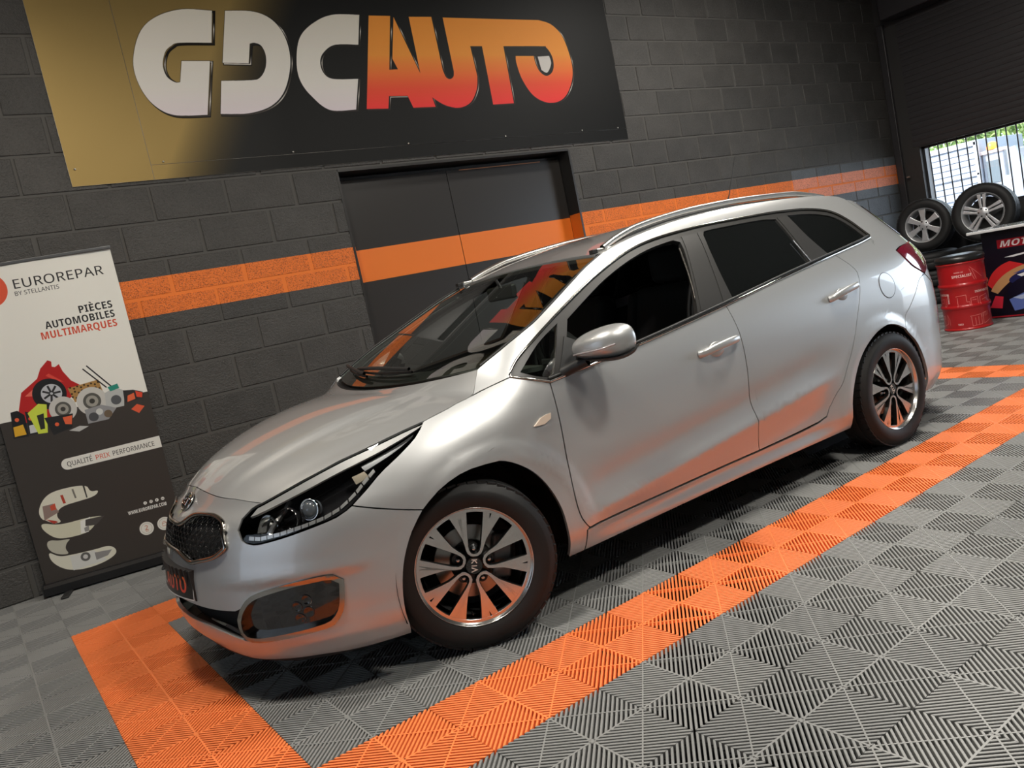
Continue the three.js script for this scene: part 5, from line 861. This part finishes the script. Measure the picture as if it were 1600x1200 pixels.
// ---- running wheels ----
const tyreM = std([0.0065, 0.0064, 0.0064], 0.65), face = std([0.60, 0.59, 0.575], 0.22, 0.95), inner = std([0.014, 0.0135, 0.013], 0.3, 0.2);
function roadWheel(name) {
  const w = new THREE.Group(); w.name = name; const R = 0.316, rim = 0.2205, W = 0.208, h = W / 2;
  tyreParts(R, W, rim, w, 52).material = tyreM;
  part('rim_lip', lathe([[rim - 0.006, -h * 0.85], [rim - 0.014, -h * 0.4], [rim - 0.014, h * 0.45], [rim - 0.008, h * 0.74], [rim - 0.004, h * 0.80], [rim - 0.002, h * 0.88], [rim + 0.001, h * 0.93], [rim + 0.003, h * 0.9], [rim + 0.001, h * 0.8], [rim - 0.001, -h * 0.86]], 80).rotateX(Math.PI / 2), face, w);
  part('barrel', lathe([[rim - 0.03, h * 0.5], [rim - 0.032, -h * 0.6], [rim - 0.012, -h * 0.84]], 64).rotateX(Math.PI / 2), std([0.05, 0.05, 0.05], 0.4, 0.4, { side: THREE.DoubleSide }), w);
  const circle = (r, n) => Array.from({ length: n }, (_, i) => [r * Math.cos(i / n * Math.PI * 2), r * Math.sin(i / n * Math.PI * 2)]);
  part('rim_ring', extrude(circle(rim - 0.003, 96), 0.012, 0.001, [circle(rim - 0.0185, 96)]).translate(0, 0, h * 0.55 + 0.0085), face, w);
  // twin spoke: a U round one bolt, splitting towards the rim, each arm with a small notch
  const c36 = Math.cos(Math.PI / 5), s36 = Math.sin(Math.PI / 5), off = (a, o) => [a * c36 + o * s36, a * s36 - o * c36];
  const outer = [[0.034, 0], [0.036, 0.013], [0.045, 0.026], [0.062, 0.0335], off(0.080, 0.0135), off(0.105, 0.0215), off(0.14, 0.0245), off(0.182, 0.0265), off(0.190, 0.025)];
  const arm = [[0.1985 * Math.cos(0.455), 0.1985 * Math.sin(0.455)], [0.1998 * Math.cos(0.31), 0.1998 * Math.sin(0.31)], [0.1985 * Math.cos(0.16), 0.1985 * Math.sin(0.16)]];
  const innerU = [[0.190, 0.0265], [0.184, 0.0285], [0.12, 0.0255], [0.075, 0.0225], [0.058, 0.0185], [0.048, 0.010], [0.0455, 0]];
  const up = [...outer, ...arm, ...innerU], U = [...up, ...up.slice(1, -1).reverse().map(([x, y]) => [x, -y])];
  const notch = (s) => [[0.191, 0.0515], [0.1905, 0.0645], [0.160, 0.0515]].map(([x, y]) => [x, s * y]);
  const grow = (l) => l.map(([x, y]) => { const r = Math.hypot(x, y), k = 1 + 0.068 * smooth(0.05, 0.19, r); return [x * k, y * k]; });
  const spoke = extrude(grow(U), 0.02, 0.0012, [grow(notch(1)), grow(notch(-1))], 1), back = extrude(inset(U, -0.001), 0.03, 0, []);
  for (let i = 0; i < 5; i++) {
    const a = Math.PI / 2 + i * Math.PI * 2 / 5, s = part('spoke', spoke, [face, inner], w); s.rotation.z = a; s.position.z = h * 0.55;
    const pk = part('notch_backing', merge([box(0.032, 0.02, 0.004, 0.18, 0.0575, 0.012), box(0.032, 0.02, 0.004, 0.18, -0.0575, 0.012)]), inner, s);
    part('wheel_bolt', lathe([[0, 0.016], [0.006, 0.016], [0.0085, 0.012], [0.009, 0], [0.0145, -0.002], [0.0145, -0.008]], 12).rotateX(Math.PI / 2).translate(0.0605 * Math.cos(a), 0.0605 * Math.sin(a), h * 0.52 - 0.004), P.trim, w);
    part('bolt_seat', cyl(0.021, 0.021, 0.012, 20).rotateX(Math.PI / 2).translate(0.0605 * Math.cos(a), 0.0605 * Math.sin(a), h * 0.52 - 0.012), inner, w);
  }
  part('hub', lathe([[0, h * 0.52 + 0.006], [0.034, h * 0.52 + 0.004], [0.075, h * 0.42], [0.082, h * 0.2], [0.082, 0], [0, 0]], 40).rotateX(Math.PI / 2), inner, w);
  const capArt = canvasTexture(128, 128, (c) => { c.fillStyle = '#0c0b0b'; c.fillRect(0, 0, 128, 128); c.strokeStyle = '#d9cfc6'; c.lineWidth = 9; c.translate(64, 64); const l = (...p) => { c.beginPath(); p.forEach(([x, y], i) => c[i ? 'lineTo' : 'moveTo'](x, y)); c.stroke(); }; l([-48, -22], [-48, 22]); l([-20, -22], [-46, 0], [-20, 22]); l([0, -22], [0, 22]); l([14, 22], [32, -22], [50, 22]); });
  const cap = new THREE.CircleGeometry(0.03, 40); const cm = part('centre_cap', cap.translate(0, 0, h * 0.52 + 0.0225), phys(0xffffff, { map: capArt, roughness: 0.2, clearcoat: 1 }), w); cm.rotation.z = -Math.PI / 2;
  part('cap_rim', lathe([[0.03, 0.0], [0.0305, 0.0225], [0.033, 0.02], [0.034, 0]], 40).rotateX(Math.PI / 2).translate(0, 0, h * 0.52), inner, w);
  part('brake_disc', lathe([[0, 0.012], [0.075, 0.012], [0.08, 0.006], [0.138, 0.006], [0.14, 0], [0.138, -0.014], [0, -0.014]], 48).rotateX(Math.PI / 2), std([0.32, 0.31, 0.29], 0.3, 0.9), w);
  part('brake_caliper', box(0.075, 0.17, 0.07, 0.115, 0.02, 0.0, 0.012), std([0.15, 0.15, 0.15], 0.5, 0.5), w);
  part('valve', cyl(0.0035, 0.0035, 0.03, 8).rotateX(Math.PI / 2).translate(0.0, -0.188, h * 0.45), M.black, w);
  return w;
}
const wheel0 = roadWheel('front_wheel');
for (const [name, x, z, steer, face2, spin] of [['front_wheel', -0.036, 0.775, -0.366, 0, -0.22], ['front_wheel', 0.0, -0.775, -0.33, Math.PI, 0.4], ['rear_wheel', WB, 0.785, 0, 0, 0.41], ['rear_wheel', WB, -0.785, 0, Math.PI, 0.8]]) {
  const w = wheel0.parent ? wheel0.clone() : wheel0; w.name = name; car.add(w);
  w.rotation.order = 'YXZ'; w.position.set(x, 0.3155, z); w.rotation.y = face2 + steer; w.rotation.z = spin;
}
// wheel arch liners
for (const [x, z] of [[0.03, 1], [0.03, -1], [2.65, 1], [2.65, -1]]) {
  const g = new THREE.CylinderGeometry(0.405, 0.405, 0.36, 40, 1, true, Math.PI / 2 - 0.25, Math.PI + 0.5).rotateX(Math.PI / 2).rotateZ(0);
  const cap = new THREE.CircleGeometry(0.405, 40).translate(0, 0, z > 0 ? -0.18 : 0.18);
  part('arch_liner', merge([g.rotateZ(-Math.PI / 2 + Math.PI / 2), cap]).translate(x, 0.31, z * 0.66), std([0.006, 0.006, 0.006], 0.9, 0, { side: THREE.DoubleSide }), car);
}
// ---- cabin ----
{
  part('floor_pan', merge([box(1.75, 0.05, 1.62, 1.35, 0.23, 0), box(0.9, 0.05, 0.9, 3.0, 0.27, 0), box(0.85, 0.05, 0.9, -0.3, 0.22, 0)]), P.void, car);
  part('bulkhead', box(0.03, 0.66, 1.42, 0.42, 0.56, 0), P.void, car);
  part('load_floor', box(1.5, 0.03, 1.25, 2.75, 0.68, 0), P.cloth, car);
  pair('door_card', [[0.45, 0.30], [1.5, 0.30], [1.49, 0.955], [0.47, 0.885]], { off: -0.06, gap: 0, fold: 0 }, P.cloth);
  pair('rear_door_card', [[1.52, 0.30], [2.2, 0.42], [2.5, 0.8], [2.45, 1.05], [1.52, 0.965]], { off: -0.06, gap: 0, fold: 0 }, P.cloth);
  part('roof_lining', patch(20, 20, (u, v) => { const p = roofAt(u * 0.97, 0.03 + v * 0.95); return [p[0], p[1] - 0.035, p[2]]; }, 0), std([0.05, 0.05, 0.048], 0.9, 0, { side: THREE.DoubleSide }), car);
  const dash = patch(24, 12, (u, v) => { const a = v * 2.2; return [0.33 + 0.46 * v - 0.1 * v * u * u, 0.955 - 0.02 * v - 0.16 * smooth(0.62, 1, v), u * 0.68]; }, 0.02);
  const d = part('dashboard', dash, std([0.055, 0.058, 0.052], 0.75), car);
  part('dash_front', box(0.05, 0.42, 1.3, 0.74, 0.62, 0, 0.02), P.cloth, d);
  part('instrument_hood', new THREE.CylinderGeometry(0.14, 0.14, 0.12, 24, 1, false, -Math.PI / 2, Math.PI).rotateZ(Math.PI / 2).rotateY(Math.PI).scale(1, 0.5, 1).translate(0.68, 0.93, 0.36), P.cloth, d);
  const sw = part('steering_wheel', new THREE.TorusGeometry(0.182, 0.016, 12, 40).rotateY(Math.PI / 2).rotateZ(0.42).translate(0.90, 0.90, 0.36), P.cloth, car);
  part('steering_boss', merge([new THREE.SphereGeometry(0.075, 20, 12).scale(0.45, 1, 1).translate(0.875, 0.895, 0.36), box(0.02, 0.03, 0.33, 0.885, 0.9, 0.36, 0.006), tube([[0.6, 0.77, 0.36], [0.87, 0.89, 0.36]], 0.035, 4, 10)]), P.cloth, sw);
  for (const z of [0.36, -0.36]) {
    const s = part('front_seat', merge([box(0.5, 0.16, 0.5, 1.25, 0.50, z, 0.06), box(0.14, 0.64, 0.48, 0, 0.32, 0, 0.06).rotateZ(-0.28).translate(1.50, 0.52, z), box(0.12, 0.6, 0.08, 0, 0.32, 0.22, 0.035).rotateZ(-0.28).translate(1.47, 0.52, z), box(0.12, 0.6, 0.08, 0, 0.32, -0.22, 0.035).rotateZ(-0.28).translate(1.47, 0.52, z)]), P.cloth, car);
    part('headrest', merge([box(0.1, 0.19, 0.27, 1.70, 1.24, z, 0.045), cyl(0.007, 0.007, 0.14, 8).translate(1.685, 1.13, z - 0.06), cyl(0.007, 0.007, 0.14, 8).translate(1.685, 1.13, z + 0.06)]), P.cloth, s);
    part('seat_belt', tube([[1.56, 1.22, Math.sign(z) * 0.66], [1.5, 1.0, Math.sign(z) * 0.62], [1.45, 0.5, Math.sign(z) * 0.64]], 0.012, 10, 5), P.plastic, s);
  }
  const rb = part('rear_seat', merge([box(0.5, 0.17, 1.3, 2.1, 0.52, 0, 0.06), box(0.14, 0.6, 1.3, 0, 0.3, 0, 0.05).rotateZ(-0.3).translate(2.36, 0.56, 0)]), P.cloth, car);
  for (const z of [-0.4, 0.4]) part('headrest', box(0.1, 0.17, 0.25, 2.53, 1.2, z, 0.045), P.cloth, rb);
  part('rear_view_mirror', merge([new RoundedBoxGeometry(0.03, 0.07, 0.24, 2, 0.012).translate(0.86, 1.27, 0), tube([[0.84, 1.34, 0], [0.86, 1.30, 0]], 0.008, 4, 6)]), P.plastic, car);
}

renderer.render(scene, camera);
